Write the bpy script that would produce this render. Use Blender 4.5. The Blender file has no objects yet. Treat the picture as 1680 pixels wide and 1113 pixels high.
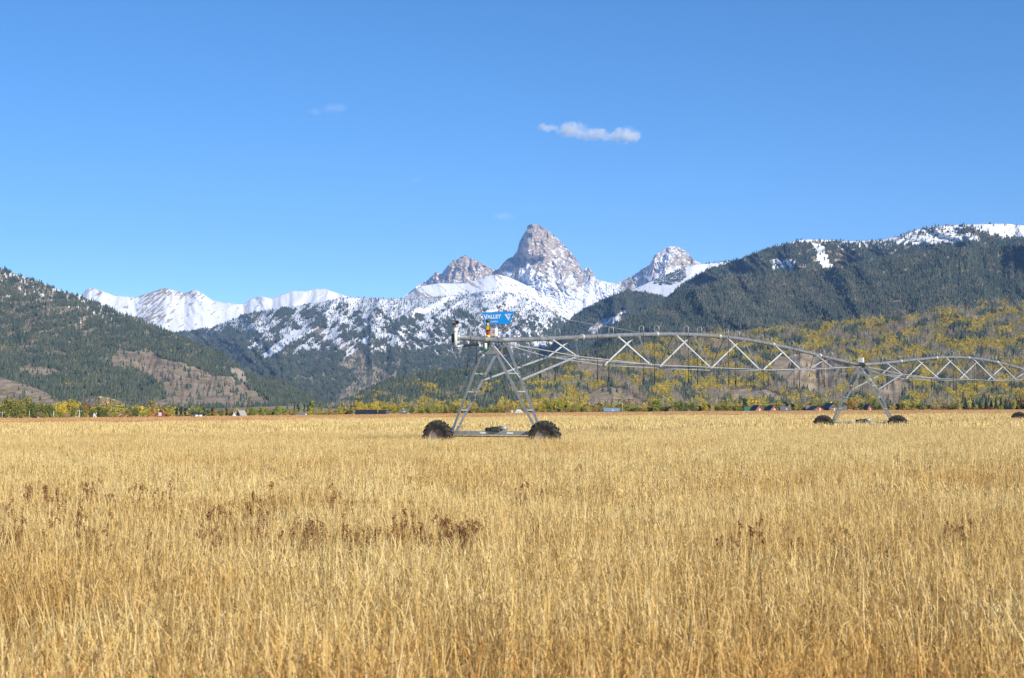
import bpy, bmesh, math, random
import numpy as np
from mathutils import Vector, Matrix
random.seed(7); rng = np.random.default_rng(7)
SC = bpy.context.scene
LINK = SC.collection.objects.link

# ------------------------------------------------------------------ camera
EYE = 1.45; FPX = 2670.0; HZ = 675.0          # eye height, focal length in photo pixels, horizon row
cd = bpy.data.cameras.new('camera'); cam = bpy.data.objects.new('camera', cd); LINK(cam)
PITCH = math.atan((HZ - 556.5) / FPX)
cam.location = (0, 0, EYE); cam.rotation_euler = (math.radians(90) + PITCH, 0, 0)
cd.sensor_width = 36; cd.lens = 36 * FPX / 1680; cd.clip_start = .1; cd.clip_end = 90000
cd.dof.use_dof = True; cd.dof.focus_distance = 60; cd.dof.aperture_fstop = 9
SC.camera = cam
# ------------------------------------------------------------------ light
SUN_EL, SUN_AZ = 27.0, 141.0                  # azimuth clockwise from the view direction
w = bpy.data.worlds.new('World'); SC.world = w; w.use_nodes = True
wn = w.node_tree; wn.nodes.clear()
sky = wn.nodes.new('ShaderNodeTexSky'); sky.sky_type = 'NISHITA'; sky.sun_disc = False
sky.sun_elevation = math.radians(SUN_EL); sky.sun_rotation = math.radians(SUN_AZ)
sky.altitude = 1900; sky.air_density = .75; sky.dust_density = 0; sky.ozone_density = 3.0
bg = wn.nodes.new('ShaderNodeBackground'); bg.inputs['Strength'].default_value = .106
wo = wn.nodes.new('ShaderNodeOutputWorld')
hsv = wn.nodes.new('ShaderNodeHueSaturation'); hsv.inputs['Saturation'].default_value = 1.22; hsv.inputs['Hue'].default_value = .5; wn.links.new(sky.outputs[0], hsv.inputs['Color']); wn.links.new(hsv.outputs[0], bg.inputs[0]); wn.links.new(bg.outputs[0], wo.inputs[0])
sl = bpy.data.lights.new('sun', 'SUN'); sl.energy = 4.2; sl.angle = math.radians(.53); sl.color = (1, .93, .82)
sun = bpy.data.objects.new('sun', sl); LINK(sun)
ea, aa = math.radians(SUN_EL), math.radians(SUN_AZ)
SD = Vector((math.sin(aa) * math.cos(ea), math.cos(aa) * math.cos(ea), math.sin(ea)))
sun.rotation_euler = SD.to_track_quat('Z', 'Y').to_euler(); sun.location = SD * 100
SC.view_settings.view_transform = 'Standard'; SC.view_settings.look = 'None'
SC.view_settings.gamma = 1; SC.view_settings.exposure = 0.6; SC.view_settings.use_curve_mapping = False
SC.cycles.volume_step_rate = 1.0; SC.cycles.volume_bounces = 2
SC.cycles.max_bounces = 6; SC.cycles.transparent_max_bounces = 16

# ------------------------------------------------------------------ helpers
def tag(o, label=None, cat=None, group=None, kind=None):
    if label: o['label'] = label
    if cat: o['category'] = cat
    if group: o['group'] = group
    if kind: o['kind'] = kind
    return o
def PT(px, y, d):
    """world point seen in photo column px, row y, at forward distance d"""
    u = np.asarray(px, float) - 840; v = 556.5 - np.asarray(y, float)
    yf = FPX * math.cos(PITCH) - v * math.sin(PITCH); zf = FPX * math.sin(PITCH) + v * math.cos(PITCH)
    d = np.asarray(d, float)
    return u / yf * d, d + 0 * yf, EYE + zf / yf * d
def _hash(ix, iy, s):
    h = (ix.astype(np.int64) * 374761393 + iy.astype(np.int64) * 668265263 + s * 2147483647) & 0xffffffff
    h = ((h ^ (h >> 13)) * 1274126177) & 0xffffffff
    return (h ^ (h >> 16)) & 0xffffffff
def perlin(x, y, s=0):
    x = np.asarray(x, float); y = np.asarray(y, float)
    xi = np.floor(x); yi = np.floor(y); fx = x - xi; fy = y - yi
    def g(a, b, dx, dy):
        t = _hash(xi + a, yi + b, s) / 4294967296.0 * 2 * math.pi
        return np.cos(t) * dx + np.sin(t) * dy
    sx = fx * fx * fx * (fx * (fx * 6 - 15) + 10); sy = fy * fy * fy * (fy * (fy * 6 - 15) + 10)
    a = g(0, 0, fx, fy) * (1 - sx) + g(1, 0, fx - 1, fy) * sx
    b = g(0, 1, fx, fy - 1) * (1 - sx) + g(1, 1, fx - 1, fy - 1) * sx
    return (a * (1 - sy) + b * sy) * 1.5
def fbm(x, y, o=4, s=0, gain=.5):
    t = 0; a = 1; n = 0
    for k in range(o):
        t = t + a * perlin(x * 2 ** k + 17.3 * k, y * 2 ** k - 9.1 * k, s + k); n += a; a *= gain
    return t / n * 1.6
def ridged(x, y, o=5, s=0, gain=.55):
    t = 0; a = 1; n = 0
    for k in range(o):
        t = t + a * (1 - np.abs(perlin(x * 2.07 ** k + 5.7 * k, y * 2.07 ** k + 3.3 * k, s + k)) * 1.9); n += a; a *= gain
    return t / n
def ss(a, b, x):
    t = np.clip((x - a) / (b - a), 0, 1); return t * t * (3 - 2 * t)
def inpoly(poly, X, Y):
    r = np.zeros(X.shape, bool); n = len(poly); j = n - 1
    for i in range(n):
        xi, yi = poly[i]; xj, yj = poly[j]
        c = ((yi > Y) != (yj > Y)) & (X < (xj - xi) * (Y - yi) / (yj - yi + 1e-9) + xi)
        r ^= c; j = i
    return r
def zone(poly, X, Y, wob=6, s=0):
    f = 18.
    return inpoly(poly, X + wob * fbm(X / f, Y / f, 3, s), Y + wob * .6 * fbm(X / f, Y / f, 3, s + 9)).astype(float)

# ------------------------------------------------------------------ materials
def mat(name, rgb, rough=.8, metal=0, var=.0, vscale=5, bump=0, bscale=20, spec=None, trans=0, obrand=0, rgb2=None, tint=False):
    m = bpy.data.materials.new(name); m.use_nodes = True; t = m.node_tree; N = t.nodes; L = t.links
    b = N['Principled BSDF']; b.inputs['Roughness'].default_value = rough; b.inputs['Metallic'].default_value = metal
    if spec is not None: b.inputs['Specular IOR Level'].default_value = spec
    c = N.new('ShaderNodeRGB'); c.outputs[0].default_value = (*rgb, 1); cur = c.outputs[0]
    if rgb2:
        mx = N.new('ShaderNodeMix'); mx.data_type = 'RGBA'; L.new(cur, mx.inputs[6]); mx.inputs[7].default_value = (*rgb2, 1)
        if tint:
            at = N.new('ShaderNodeAttribute'); at.attribute_type = 'INSTANCER'; at.attribute_name = 'tint'; L.new(at.outputs['Fac'], mx.inputs[0])
        else:
            tc = N.new('ShaderNodeTexCoord'); nz = N.new('ShaderNodeTexNoise'); nz.inputs['Scale'].default_value = vscale; nz.inputs['Detail'].default_value = 6
            L.new(tc.outputs['Object'], nz.inputs['Vector'])
            mr = N.new('ShaderNodeMapRange'); mr.inputs[1].default_value = .35; mr.inputs[2].default_value = .65
            L.new(nz.outputs['Fac'], mr.inputs[0]); L.new(mr.outputs[0], mx.inputs[0])
        cur = mx.outputs[2]
    if var or obrand:
        hs = N.new('ShaderNodeHueSaturation'); L.new(cur, hs.inputs['Color'])
        mr = N.new('ShaderNodeMapRange'); mr.inputs[3].default_value = 1 - max(var, obrand); mr.inputs[4].default_value = 1 + max(var, obrand)
        if obrand:
            oi = N.new('ShaderNodeObjectInfo'); L.new(oi.outputs['Random'], mr.inputs[0])
        else:
            tc = N.new('ShaderNodeTexCoord'); nz = N.new('ShaderNodeTexNoise'); nz.inputs['Scale'].default_value = vscale; nz.inputs['Detail'].default_value = 5
            L.new(tc.outputs['Object'], nz.inputs['Vector']); L.new(nz.outputs['Fac'], mr.inputs[0]); mr.inputs[1].default_value = .3; mr.inputs[2].default_value = .7
        L.new(mr.outputs[0], hs.inputs['Value']); cur = hs.outputs[0]
    L.new(cur, b.inputs['Base Color'])
    if bump:
        tc = N.new('ShaderNodeTexCoord'); nz = N.new('ShaderNodeTexNoise'); nz.inputs['Scale'].default_value = bscale; nz.inputs['Detail'].default_value = 5
        L.new(tc.outputs['Object'], nz.inputs['Vector'])
        bp = N.new('ShaderNodeBump'); bp.inputs['Strength'].default_value = bump; L.new(nz.outputs['Fac'], bp.inputs['Height']); L.new(bp.outputs[0], b.inputs['Normal'])
    if trans:
        tr = N.new('ShaderNodeBsdfTranslucent'); L.new(cur, tr.inputs['Color'])
        ms = N.new('ShaderNodeMixShader'); ms.inputs[0].default_value = trans
        L.new(b.outputs[0], ms.inputs[1]); L.new(tr.outputs[0], ms.inputs[2]); L.new(ms.outputs[0], N['Material Output'].inputs['Surface'])
    return m
def mountain_mat():
    m = bpy.data.materials.new('mountain_ground'); m.use_nodes = True; t = m.node_tree; N = t.nodes; L = t.links
    b = N['Principled BSDF']; b.inputs['Roughness'].default_value = .9; b.inputs['Specular IOR Level'].default_value = .15
    at = N.new('ShaderNodeAttribute'); at.attribute_name = 'zone'; sp = N.new('ShaderNodeSeparateColor'); L.new(at.outputs['Color'], sp.inputs[0])
    tc = N.new('ShaderNodeTexCoord')
    def noise(sc, det=6):
        n = N.new('ShaderNodeTexNoise'); n.inputs['Scale'].default_value = sc; n.inputs['Detail'].default_value = det
        L.new(tc.outputs['Object'], n.inputs['Vector']); return n.outputs['Fac']
    def mix(f, a, b_):
        x = N.new('ShaderNodeMix'); x.data_type = 'RGBA'
        for s, v in ((0, f), (6, a), (7, b_)):
            if isinstance(v, tuple): x.inputs[s].default_value = (*v, 1)
            else: L.new(v, x.inputs[s])
        return x.outputs[2]
    def ramp(v, a, c):
        r = N.new('ShaderNodeMapRange'); r.inputs[1].default_value = a; r.inputs[2].default_value = c; L.new(v, r.inputs[0]); return r.outputs[0]
    n1 = ramp(noise(.012), .35, .65); n2 = ramp(noise(.05, 8), .35, .65)
    floor = mix(n2, (.05, .058, .03), (.13, .105, .06))
    bare = mix(n1, (.40, .32, .22), (.27, .205, .145)); bare = mix(n2, bare, mix(n1, (.42, .34, .22), (.22, .165, .115)))
    rock = mix(n1, (.48, .385, .28), (.58, .50, .39)); rock = mix(n2, rock, (.40, .325, .24))
    snow = mix(n2, (.80, .82, .86), (.86, .86, .87))
    c = mix(sp.outputs[2], floor, bare); c = mix(sp.outputs[1], c, rock)
    f = N.new('ShaderNodeMath'); f.operation = 'MULTIPLY_ADD'; L.new(n2, f.inputs[0]); f.inputs[1].default_value = .35
    L.new(sp.outputs[0], f.inputs[2])
    c = mix(ramp(f.outputs[0], .55, .78), c, snow)
    L.new(c, b.inputs['Base Color'])
    bp = N.new('ShaderNodeBump'); bp.inputs['Strength'].default_value = .6; bp.inputs['Distance'].default_value = 6
    L.new(noise(.04, 8), bp.inputs['Height']); L.new(bp.outputs[0], b.inputs['Normal'])
    return m
M_MOUNT = mountain_mat()

# ------------------------------------------------------------------ valley floor
def gz(x): return 2.4 * np.tanh(np.asarray(x, float) / 300.0)      # the field tilts gently up to the right
def build_ground():
    ds = np.concatenate([np.linspace(-40, 60, 30), np.geomspace(62, 26000, 60)])
    xs = np.concatenate([-np.geomspace(12, 16000, 50)[::-1], np.linspace(-10, 10, 9), np.geomspace(12, 16000, 50)])
    X, D = np.meshgrid(xs, ds)
    Z = gz(X)
    nr, nc = X.shape
    v = np.stack([X, D, Z], -1).reshape(-1, 3)
    i = np.arange(nr * nc).reshape(nr, nc)
    f = np.stack([i[:-1, :-1], i[:-1, 1:], i[1:, 1:], i[1:, :-1]], -1).reshape(-1, 4)
    me = bpy.data.meshes.new('ground'); me.from_pydata(v.tolist(), [], f.tolist()); me.update()
    for p in me.polygons: p.use_smooth = True
    o = bpy.data.objects.new('ground', me); LINK(o); tag(o, kind='structure')
    me.materials.append(mat('straw_soil', (.26, .19, .09), .95, rgb2=(.15, .105, .055), vscale=.9, bump=.5, bscale=6))
build_ground()

# ------------------------------------------------------------------ mountains as real relief: columns x rows, each row further away and higher
LAY = {}
def layer(name, pts, x0, x1, step, ylow, ystep, rf, rr, q, lam, amp, jag=(0, 8), zones=None, facets=(), back=1500, seed=1, mode='ridged', vstretch=2.5, shear=0.0, crag=False):
    xs = np.arange(x0, x1 + step, step); P = np.array(pts, float)
    sk = np.interp(xs, P[:, 0], P[:, 1])
    sk = sk - jag[0] * fbm(xs / jag[1], xs * 0 + seed, 5, seed, .65)
    yb = 677.5
    nrow = int((ylow - sk.min()) / ystep)
    smin = (yb - ylow) / (yb - sk.mean())
    if smin < .02: s = np.linspace(0, 1, nrow)
    else: s = np.concatenate([np.linspace(0, smin, 8)[:-1], np.linspace(smin, 1, nrow)])
    PX, S = np.meshgrid(xs, s); Y = yb + (sk[None, :] - yb) * S
    if callable(rf): RF = rf(PX)
    else: RF = rf
    RR = rr(PX) if callable(rr) else rr
    qs = np.interp(S, [a for a, b in q], [b for a, b in q])
    D = RF + (RR - RF) * qs
    rm = (rr(xs).mean() if callable(rr) else rr)
    U = PX * rm / FPX; V = (675 - Y) * rm / FPX
    wx = fbm(U / lam * .8, V / lam * .6, 3, seed + 50) * .7 + shear * V / lam
    rd = ridged(U / lam + wx, V / (lam * vstretch) + wx * .3, 7 if crag else 6, seed, .66 if crag else .55)
    D = D - amp * (rd - .5) * np.clip(S * 3, .15, 1)
    for line, w0, W, dep in facets:                 # steep left-facing buttress walls
        L_ = np.array(line, float); o_ = np.argsort(L_[:, 1])
        xl = np.interp(Y, L_[o_, 1], L_[o_, 0]); inside = ss(L_[:, 1].min() - 6, L_[:, 1].min() + 2, Y) * (1 - ss(L_[:, 1].max() - 2, L_[:, 1].max() + 10, Y))
        u = PX - xl - 2 * fbm(PX / 9, Y / 9, 2, 77)
        D = D - dep * inside * np.where(u < -w0, 0, np.where(u < 0, (u + w0) / w0, np.clip(1 - u / W, 0, 1)))
    X3, Y3, Z3 = PT(PX, Y, D)
    # normals and area
    gx = np.stack([np.gradient(a, axis=1) for a in (X3, Y3, Z3)], -1); gy = np.stack([np.gradient(a, axis=0) for a in (X3, Y3, Z3)], -1)
    nn = np.cross(gx, gy); area = np.linalg.norm(nn, axis=-1); nz = np.abs(nn[..., 2]) / np.maximum(area, 1e-9)
    Zn = zones(PX, Y, nz, rd) if zones else np.zeros(PX.shape + (3,))
    # back side
    nb = 6; k = np.arange(1, nb + 1)[:, None]
    bd = D[-1][None] + k * back / nb; bz = Z3[-1][None] - k * back / nb * .6
    bx = X3[-1][None] * (bd / D[-1][None])
    VX = np.vstack([X3, bx]); VY = np.vstack([Y3, bd]); VZ = np.maximum(np.vstack([Z3, bz]), -4.2)
    Zb = np.vstack([Zn[:1], Zn, np.repeat(Zn[-1:], nb, 0)])
    VX = np.vstack([VX[:1], VX]); VY = np.vstack([VY[:1] - 10, VY]); VZ = np.vstack([VZ[:1] * 0 - 4.2, VZ])
    nr, nc = VX.shape; v = np.stack([VX, VY, VZ], -1).reshape(-1, 3)
    i = np.arange(nr * nc).reshape(nr, nc)
    f = np.stack([i[:-1, :-1], i[:-1, 1:], i[1:, 1:], i[1:, :-1]], -1).reshape(-1, 4)
    me = bpy.data.meshes.new(name); me.vertices.add(len(v)); me.vertices.foreach_set('co', v.astype(np.float32).ravel())
    me.loops.add(f.size); me.loops.foreach_set('vertex_index', f.ravel().astype(np.int32))
    me.polygons.add(len(f)); me.polygons.foreach_set('loop_start', (np.arange(len(f)) * 4).astype(np.int32))
    me.polygons.foreach_set('loop_total', np.full(len(f), 4, np.int32)); me.polygons.foreach_set('use_smooth', np.full(len(f), name not in ('rocky_peaks',)))
    me.update(calc_edges=True)
    ca = me.attributes.new('zone', 'FLOAT_COLOR', 'POINT')
    ca.data.foreach_set('color', np.concatenate([Zb.reshape(-1, 3), np.ones((nr * nc, 1))], 1).astype(np.float32).ravel())
    me.materials.append(M_MOUNT)
    o = bpy.data.objects.new(name, me); LINK(o); tag(o, kind='structure')
    LAY[name] = dict(X=X3, Y=Y3, Z=Z3, PX=PX, PY=Y, area=area, zone=Zn, nz=nz, rd=rd)
    return o
def Z3(s, r, b): return np.stack([np.clip(s, 0, 1), np.clip(r, 0, 1), np.clip(b, 0, 1)], -1)
LINQ = [(0, 0), (1, 1)]

# A: far snowy range on the left
A = [(60, 500), (133, 483), (147, 472), (167, 477), (187, 485), (213, 487), (220, 488), (233, 485), (253, 478), (270, 473), (293, 478), (303, 482), (320, 475), (333, 482),
     (347, 492), (367, 497), (400, 499), (413, 490), (430, 486), (447, 490), (480, 477), (500, 478), (517, 474), (533, 474), (560, 483), (600, 495), (680, 520)]
def zA(X, Y, nz, rd):
    n = fbm(X / 9, Y / 5, 5, 3); st = fbm((X + Y * 1.3) / 5, (X - Y) / 22, 4, 5)
    rock = ss(.0, .35, st + .45 * np.exp(-((X - 250) / 28) ** 2) * 1.3 * (Y < 530) + .4 * np.exp(-((X - 310) / 22) ** 2 - ((Y - 487) / 9) ** 2) - .38 + .22 * (Y < 486) - .6 * ss(425, 450, X))
    return Z3(1 - rock, rock, 0 * X)
layer('snowy_range_hills', A, 60, 680, 1.7, 565, 1.7, 9500, 13500, [(0, 0), (.5, .55), (1, 1)], 460, 230, (1.1, 10), zA, seed=3, shear=.6)

# B: the bare rock peaks
B = [(560, 505), (659, 491), (672, 479), (688, 467), (699, 461), (709, 453), (714.6, 445.5), (724, 450), (733, 438), (744.5, 426.5), (752.5, 424.6), (763, 417.5), (768.6, 423), (781.5, 427),
     (794, 434), (807, 441.6), (815, 443), (818.5, 441.6), (825, 432), (833, 424.6), (841, 422), (849, 411), (852, 398), (858.6, 385), (866.7, 369), (876, 366.7), (887.6, 371), (897, 377),
     (910, 387), (923, 400), (934, 411), (942, 421), (950, 433.6), (957, 445), (961.5, 440), (968, 440.7), (974.4, 449.7), (977.6, 457.7), (993.7, 463), (1010, 465), (1026, 459), (1045, 448),
     (1061, 437), (1066, 435), (1074, 419), (1084, 413), (1096.6, 404.7), (1106, 404), (1116, 406), (1129, 416), (1138, 427), (1154, 434), (1230, 470)]
def zB(X, Y, nz, rd):
    st = fbm((X * .8 - Y * .9) / 4.5, (X + Y) / 26, 5, 11); st2 = fbm(X / 8, Y / 8, 5, 12); dg = fbm((X + Y * .7) / 4, (Y - X) / 20, 4, 14)
    lvl = np.interp(Y, [365, 400, 430, 450, 480, 520], [-.42, -.33, -.16, .05, .28, .6])
    lvl = lvl + .35 * np.exp(-((X - 985) / 26) ** 2 - ((Y - 480) / 22) ** 2) - .25 * np.exp(-((X - 735) / 60) ** 2) * (Y < 470)
    lvl = lvl - .30 * np.exp(-((X - 1035) / 22) ** 2) * (Y < 490) + .22 * np.exp(-((X - 1095) / 28) ** 2) + .3 * np.exp(-((X - 865) / 16) ** 2 - ((Y - 452) / 14) ** 2)
    l1 = np.exp(-(fbm((X * .85 - Y * .8) / 11, (X + Y) / 26, 5, 15, .6) / .085) ** 2); l2 = np.exp(-(fbm((X * .7 + Y) / 12, (X - Y) / 24, 5, 16, .6) / .07) ** 2)
    f = st * .42 + st2 * .16 + dg * .2 + lvl + (.45 - rd) * .6 + (nz - .45) * .3 + .42 * l1 + .26 * l2 - .10
    snow = ss(-.02, .16, f)
    return Z3(snow, 1 + 0 * X, 0 * X)
fB = [([(852, 395), (848, 418)], 5, 60, 150), ([(868, 380), (866, 400), (868, 418)], 10, 60, 220), ([(834, 428), (828, 440), (835, 452)], 14, 50, 220), ([(893, 395), (892, 430), (880, 450), (890, 490)], 6, 50, 110),
      ([(913, 430), (921, 470)], 6, 40, 90), ([(738, 435), (724, 465)], 8, 50, 180), ([(752, 430), (745, 465)], 5, 40, 110), ([(775, 432), (772, 462)], 5, 30, 90), ([(1078, 417), (1066, 445), (1070, 465)], 9, 60, 220),
      ([(1100, 410), (1088, 450)], 7, 40, 120), ([(1046, 452), (1030, 480)], 6, 40, 130), ([(962, 440), (958, 455)], 3, 20, 60), ([(902, 445), (897, 480)], 5, 30, 80), ([(858, 470), (862, 500)], 5, 30, 90), ([(716, 447), (706, 462)], 4, 20, 80)]
layer('rocky_peaks', B, 600, 1230, 1.25, 550, 1.25, 12500, 18000, [(0, 0), (.4, .5), (.6, .78), (1, 1)], 300, 330, (2.0, 5), zB, fB, seed=8, vstretch=1.7, crag=True)

# T: the rounded snow dome in front of the peaks
T = [(600, 505), (640, 497), (659, 491.5), (672, 482), (688, 470), (720, 465), (762, 465), (780, 460), (794, 454), (814, 450), (833, 454), (859, 466), (884, 479), (913, 498), (929, 505), (949, 514), (985, 535)]
def zT(X, Y, nz, rd):
    st = fbm((X - Y * 1.2) / 6, (X + Y) / 30, 4, 21)
    rk = ss(.1, .35, st + .6 * np.exp(-((X - 690) / 16) ** 2 - ((Y - 483) / 6) ** 2) - .18 + .25 * ss(480, 540, Y) * (X < 900))
    return Z3(1 - rk, rk, .3 + 0 * X)
layer('snow_dome_hill', T, 600, 985, 1.6, 560, 1.6, 10500, 13000, LINQ, 900, 70, (.3, 12), zT, seed=23)

# S: snowy shelf right of the peaks
S_ = [(1000, 500), (1029, 479), (1068, 462), (1106, 446), (1120, 440), (1142, 434), (1180, 430), (1200, 428), (1260, 430)]
layer('snow_shelf_hill', S_, 1000, 1260, 1.8, 520, 1.8, 9000, 11000, LINQ, 900, 60, (.3, 12), lambda X, Y, nz, rd: Z3(1 - .5 * ss(.25, .4, fbm(X / 8, Y / 5, 4, 31)), 0 * X, 1 + 0 * X), seed=33)

# C: broad forested massif with snow in its openings
Cp = [(200, 590), (290, 545), (317, 542), (347, 538), (400, 517), (433, 510), (483, 503), (513, 498), (540, 493), (567, 488), (607, 489), (660, 491), (700, 489), (750, 485), (790, 479), (820, 478),
      (850, 484), (880, 497), (905, 512), (930, 525), (950, 536), (985, 560), (1040, 600)]
Cbrown = [(567, 592), (613, 598), (655, 617), (620, 630), (590, 655), (556, 662), (560, 640), (590, 625), (585, 612), (540, 600)]
Cbrown2 = [(500, 520), (530, 530), (560, 560), (600, 585), (615, 605), (590, 600), (545, 565), (510, 545)]
Cslide = [(425, 586), (438, 575), (470, 552), (482, 540), (497, 545), (470, 568), (440, 588)]
def snowC(X, Y):
    left = fbm((X * .75 + Y) / 7, (X - Y * .75) / 34, 4, 41); right = fbm((X - Y * 1.1) / 7, (X + Y) / 34, 4, 42)
    k = ss(560, 680, X); st = (left * (1 - k) + right * k) * .6 + .35 * fbm(X / 4.2, Y / 3.4, 4, 43) + .45 * fbm(X / 30, Y / 18, 3, 44)
    up = np.interp(Y, [470, 490, 503, 520, 545, 565, 580, 600], [1.4, 1.08, .62, .34, .22, .12, -.04, -.55])
    up = up - .5 * (1 - ss(380, 440, X)) * ss(.0, .2, (Y - 540) / 40) - .25 * np.exp(-((X - 470) / 60) ** 2 - ((Y - 512) / 8) ** 2) * 2 - .12
    return st + up
def zC(X, Y, nz, rd):
    s = ss(-.02, .12, snowC(X, Y)); br = np.maximum(zone(Cbrown, X, Y, 8, 2), zone(Cbrown2, X, Y, 9, 3)); sl = zone(Cslide, X, Y, 2, 4)
    br = np.maximum(br, ss(.35, .5, fbm(X / 22, Y / 14, 4, 47)) * ss(540, 560, Y))
    return Z3(np.maximum(s, sl * .75), 0 * X, np.maximum(br, ss(.0, .3, fbm((X - Y) / 6, (X + Y) / 20, 3, 48))))
layer('forested_massif_hill', Cp, 200, 1040, 1.6, 672, 1.6, 5800, 11000, [(0, 0), (.5, .5), (1, 1)], 850, 900, (.5, 15), zC, seed=43, shear=-.4, vstretch=2.0)

# D: dark ridge below the shelf
Dp = [(900, 580), (923, 540), (942, 520), (961, 507), (981, 498), (1010, 483), (1032, 479), (1058, 482), (1084, 487), (1110, 492), (1180, 500)]
def zD(X, Y, nz, rd):
    sp = zone([(965, 541), (985, 525), (1010, 518), (1022, 508), (1030, 512), (1015, 528), (990, 540), (970, 552)], X, Y, 5, 6)
    return Z3(sp * (fbm(X / 5, Y / 4, 3, 52) > -.1) * .9, 0 * X, sp)
layer('dark_ridge_hill', Dp, 890, 1180, 1.8, 620, 1.8, 6300, 8800, LINQ, 500, 380, (.5, 10), zD, seed=53)

# E1: high skyline mountain on the right
E1 = [(980, 560), (1007, 536), (1039, 522), (1086, 499), (1109, 475), (1132, 459), (1160, 443), (1197, 432), (1225, 421), (1262, 408), (1285, 401), (1309, 394), (1332, 393), (1364, 394), (1392, 396), (1425, 395),
      (1448, 393), (1476, 387), (1503, 377), (1522, 373), (1550, 370), (1573, 369), (1606, 368), (1643, 367), (1680, 370), (1800, 380), (2050, 400)]
def snowE(X, Y):
    st = fbm((X + Y * .4) / 5, (Y - X * .3) / 3.2, 5, 61, .6)
    m = -.6 + 1.3 * zone([(1255, 408), (1285, 397), (1350, 387), (1480, 382), (1500, 370), (1620, 366), (1700, 362), (1700, 385), (1640, 382), (1580, 374), (1560, 392), (1480, 398), (1400, 398), (1310, 398)], X, Y, 4, 7) * (.52 + .10 * (X < 1480))
    m = np.maximum(m, -.6 + .95 * zone([(1330, 398), (1345, 400), (1360, 425), (1368, 440), (1350, 443), (1340, 420)], X, Y, 4, 8))
    m = np.maximum(m, -.6 + .75 * zone([(1260, 425), (1300, 425), (1300, 445), (1270, 445)], X, Y, 6, 9)); m = np.maximum(m, -.6 + 1.2 * zone([(1590, 360), (1700, 350), (1700, 390), (1660, 392), (1620, 383), (1585, 374)], X, Y, 3, 10))
    m = np.maximum(m, -.6 + .8 * zone([(1480, 385), (1600, 382), (1610, 395), (1540, 402), (1470, 402)], X, Y, 5, 11)); m = np.maximum(m, -.6 + .55 * zone([(1380, 395), (1470, 395), (1480, 408), (1370, 412)], X, Y, 5, 12))
    return st * .6 + m
def zE1(X, Y, nz, rd):
    rk = zone([(1280, 398), (1480, 388), (1560, 372), (1560, 378), (1480, 396), (1280, 405)], X, Y, 3, 13) * .6
    return Z3(ss(-.08, .05, snowE(X, Y)), rk, ss(.1, .4, fbm(X / 14, Y / 8, 3, 64)))
layer('skyline_mountain_hill', E1, 985, 2040, 1.9, 540, 1.9, 5600, 8000, LINQ, 700, 400, (.4, 16), zE1, seed=63, shear=.9)

# E2: nearer forested mountain
E2 = [(930, 600), (985, 560), (1030, 525), (1086, 500), (1125, 482), (1180, 462), (1225, 452), (1271, 446), (1318, 448), (1383, 437), (1480, 423), (1550, 411), (1596, 409), (1680, 402), (1850, 395), (2040, 400)]
def zE2(X, Y, nz, rd):
    g = zone([(1340, 455), (1368, 432), (1385, 438), (1378, 465), (1400, 490), (1370, 480)], X, Y, 6, 14)
    return Z3(g * (fbm(X / 4, Y / 4, 3, 71) > .15) * .9, 0 * X, np.maximum(ss(.15, .4, fbm(X / 16, Y / 10, 4, 73)), g))
layer('forested_mountain_hill', E2, 930, 2040, 2.0, 640, 2.0, 3600, 6000, LINQ, 620, 400, (.4, 16), zE2, seed=73, shear=.9)

# E3/G: foothills with aspen groves
E3 = [(470, 678), (520, 672), (560, 663), (587, 650), (613, 638), (633, 629), (653, 622), (683, 615), (717, 612), (767, 609), (833, 604), (867, 596), (883, 591), (917, 586), (950, 580), (1000, 572), (1100, 556), (1200, 548),
      (1300, 538), (1420, 528), (1550, 515), (1680, 505), (2000, 490)]
def aspenband(X, Y):
    top = np.interp(X, [560, 850, 950, 1100, 1200, 1330, 1450, 1560, 1680, 1900], [660, 640, 590, 572, 556, 538, 524, 505, 498, 490])
    return ss(-12, 10, Y - top + 14 * fbm(X / 40, Y / 25, 3, 81))
bareE = [[(1270, 590), (1330, 575), (1385, 600), (1395, 625), (1360, 655), (1290, 630), (1265, 605)], [(960, 648), (1000, 636), (1030, 641), (1062, 662), (1070, 672), (980, 668), (965, 660)], [(940, 588), (985, 585), (1000, 600), (985, 625), (950, 610)],
         [(1440, 640), (1480, 620), (1500, 640), (1470, 665), (1450, 665)], [(1190, 640), (1260, 640), (1300, 660), (1200, 662)]]
def bareE3(X, Y):
    b = 0 * X
    for i, p in enumerate(bareE): b = np.maximum(b, zone(p, X, Y, 6, 20 + i))
    return b
layer('aspen_foothill', E3, 470, 2000, 2.0, 676, 1.6, lambda X: 1800 + 600 * np.exp(-((X - 560) / 200) ** 2), 3500, [(0, 0), (.5, .5), (1, 1)], 300, 260, (.5, 14), lambda X, Y, nz, rd: Z3(0 * X, 0 * X, np.maximum(bareE3(X, Y), .75 * ss(.0, .4, fbm(X / 15, Y / 10, 3, 83)))), seed=83)

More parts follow.
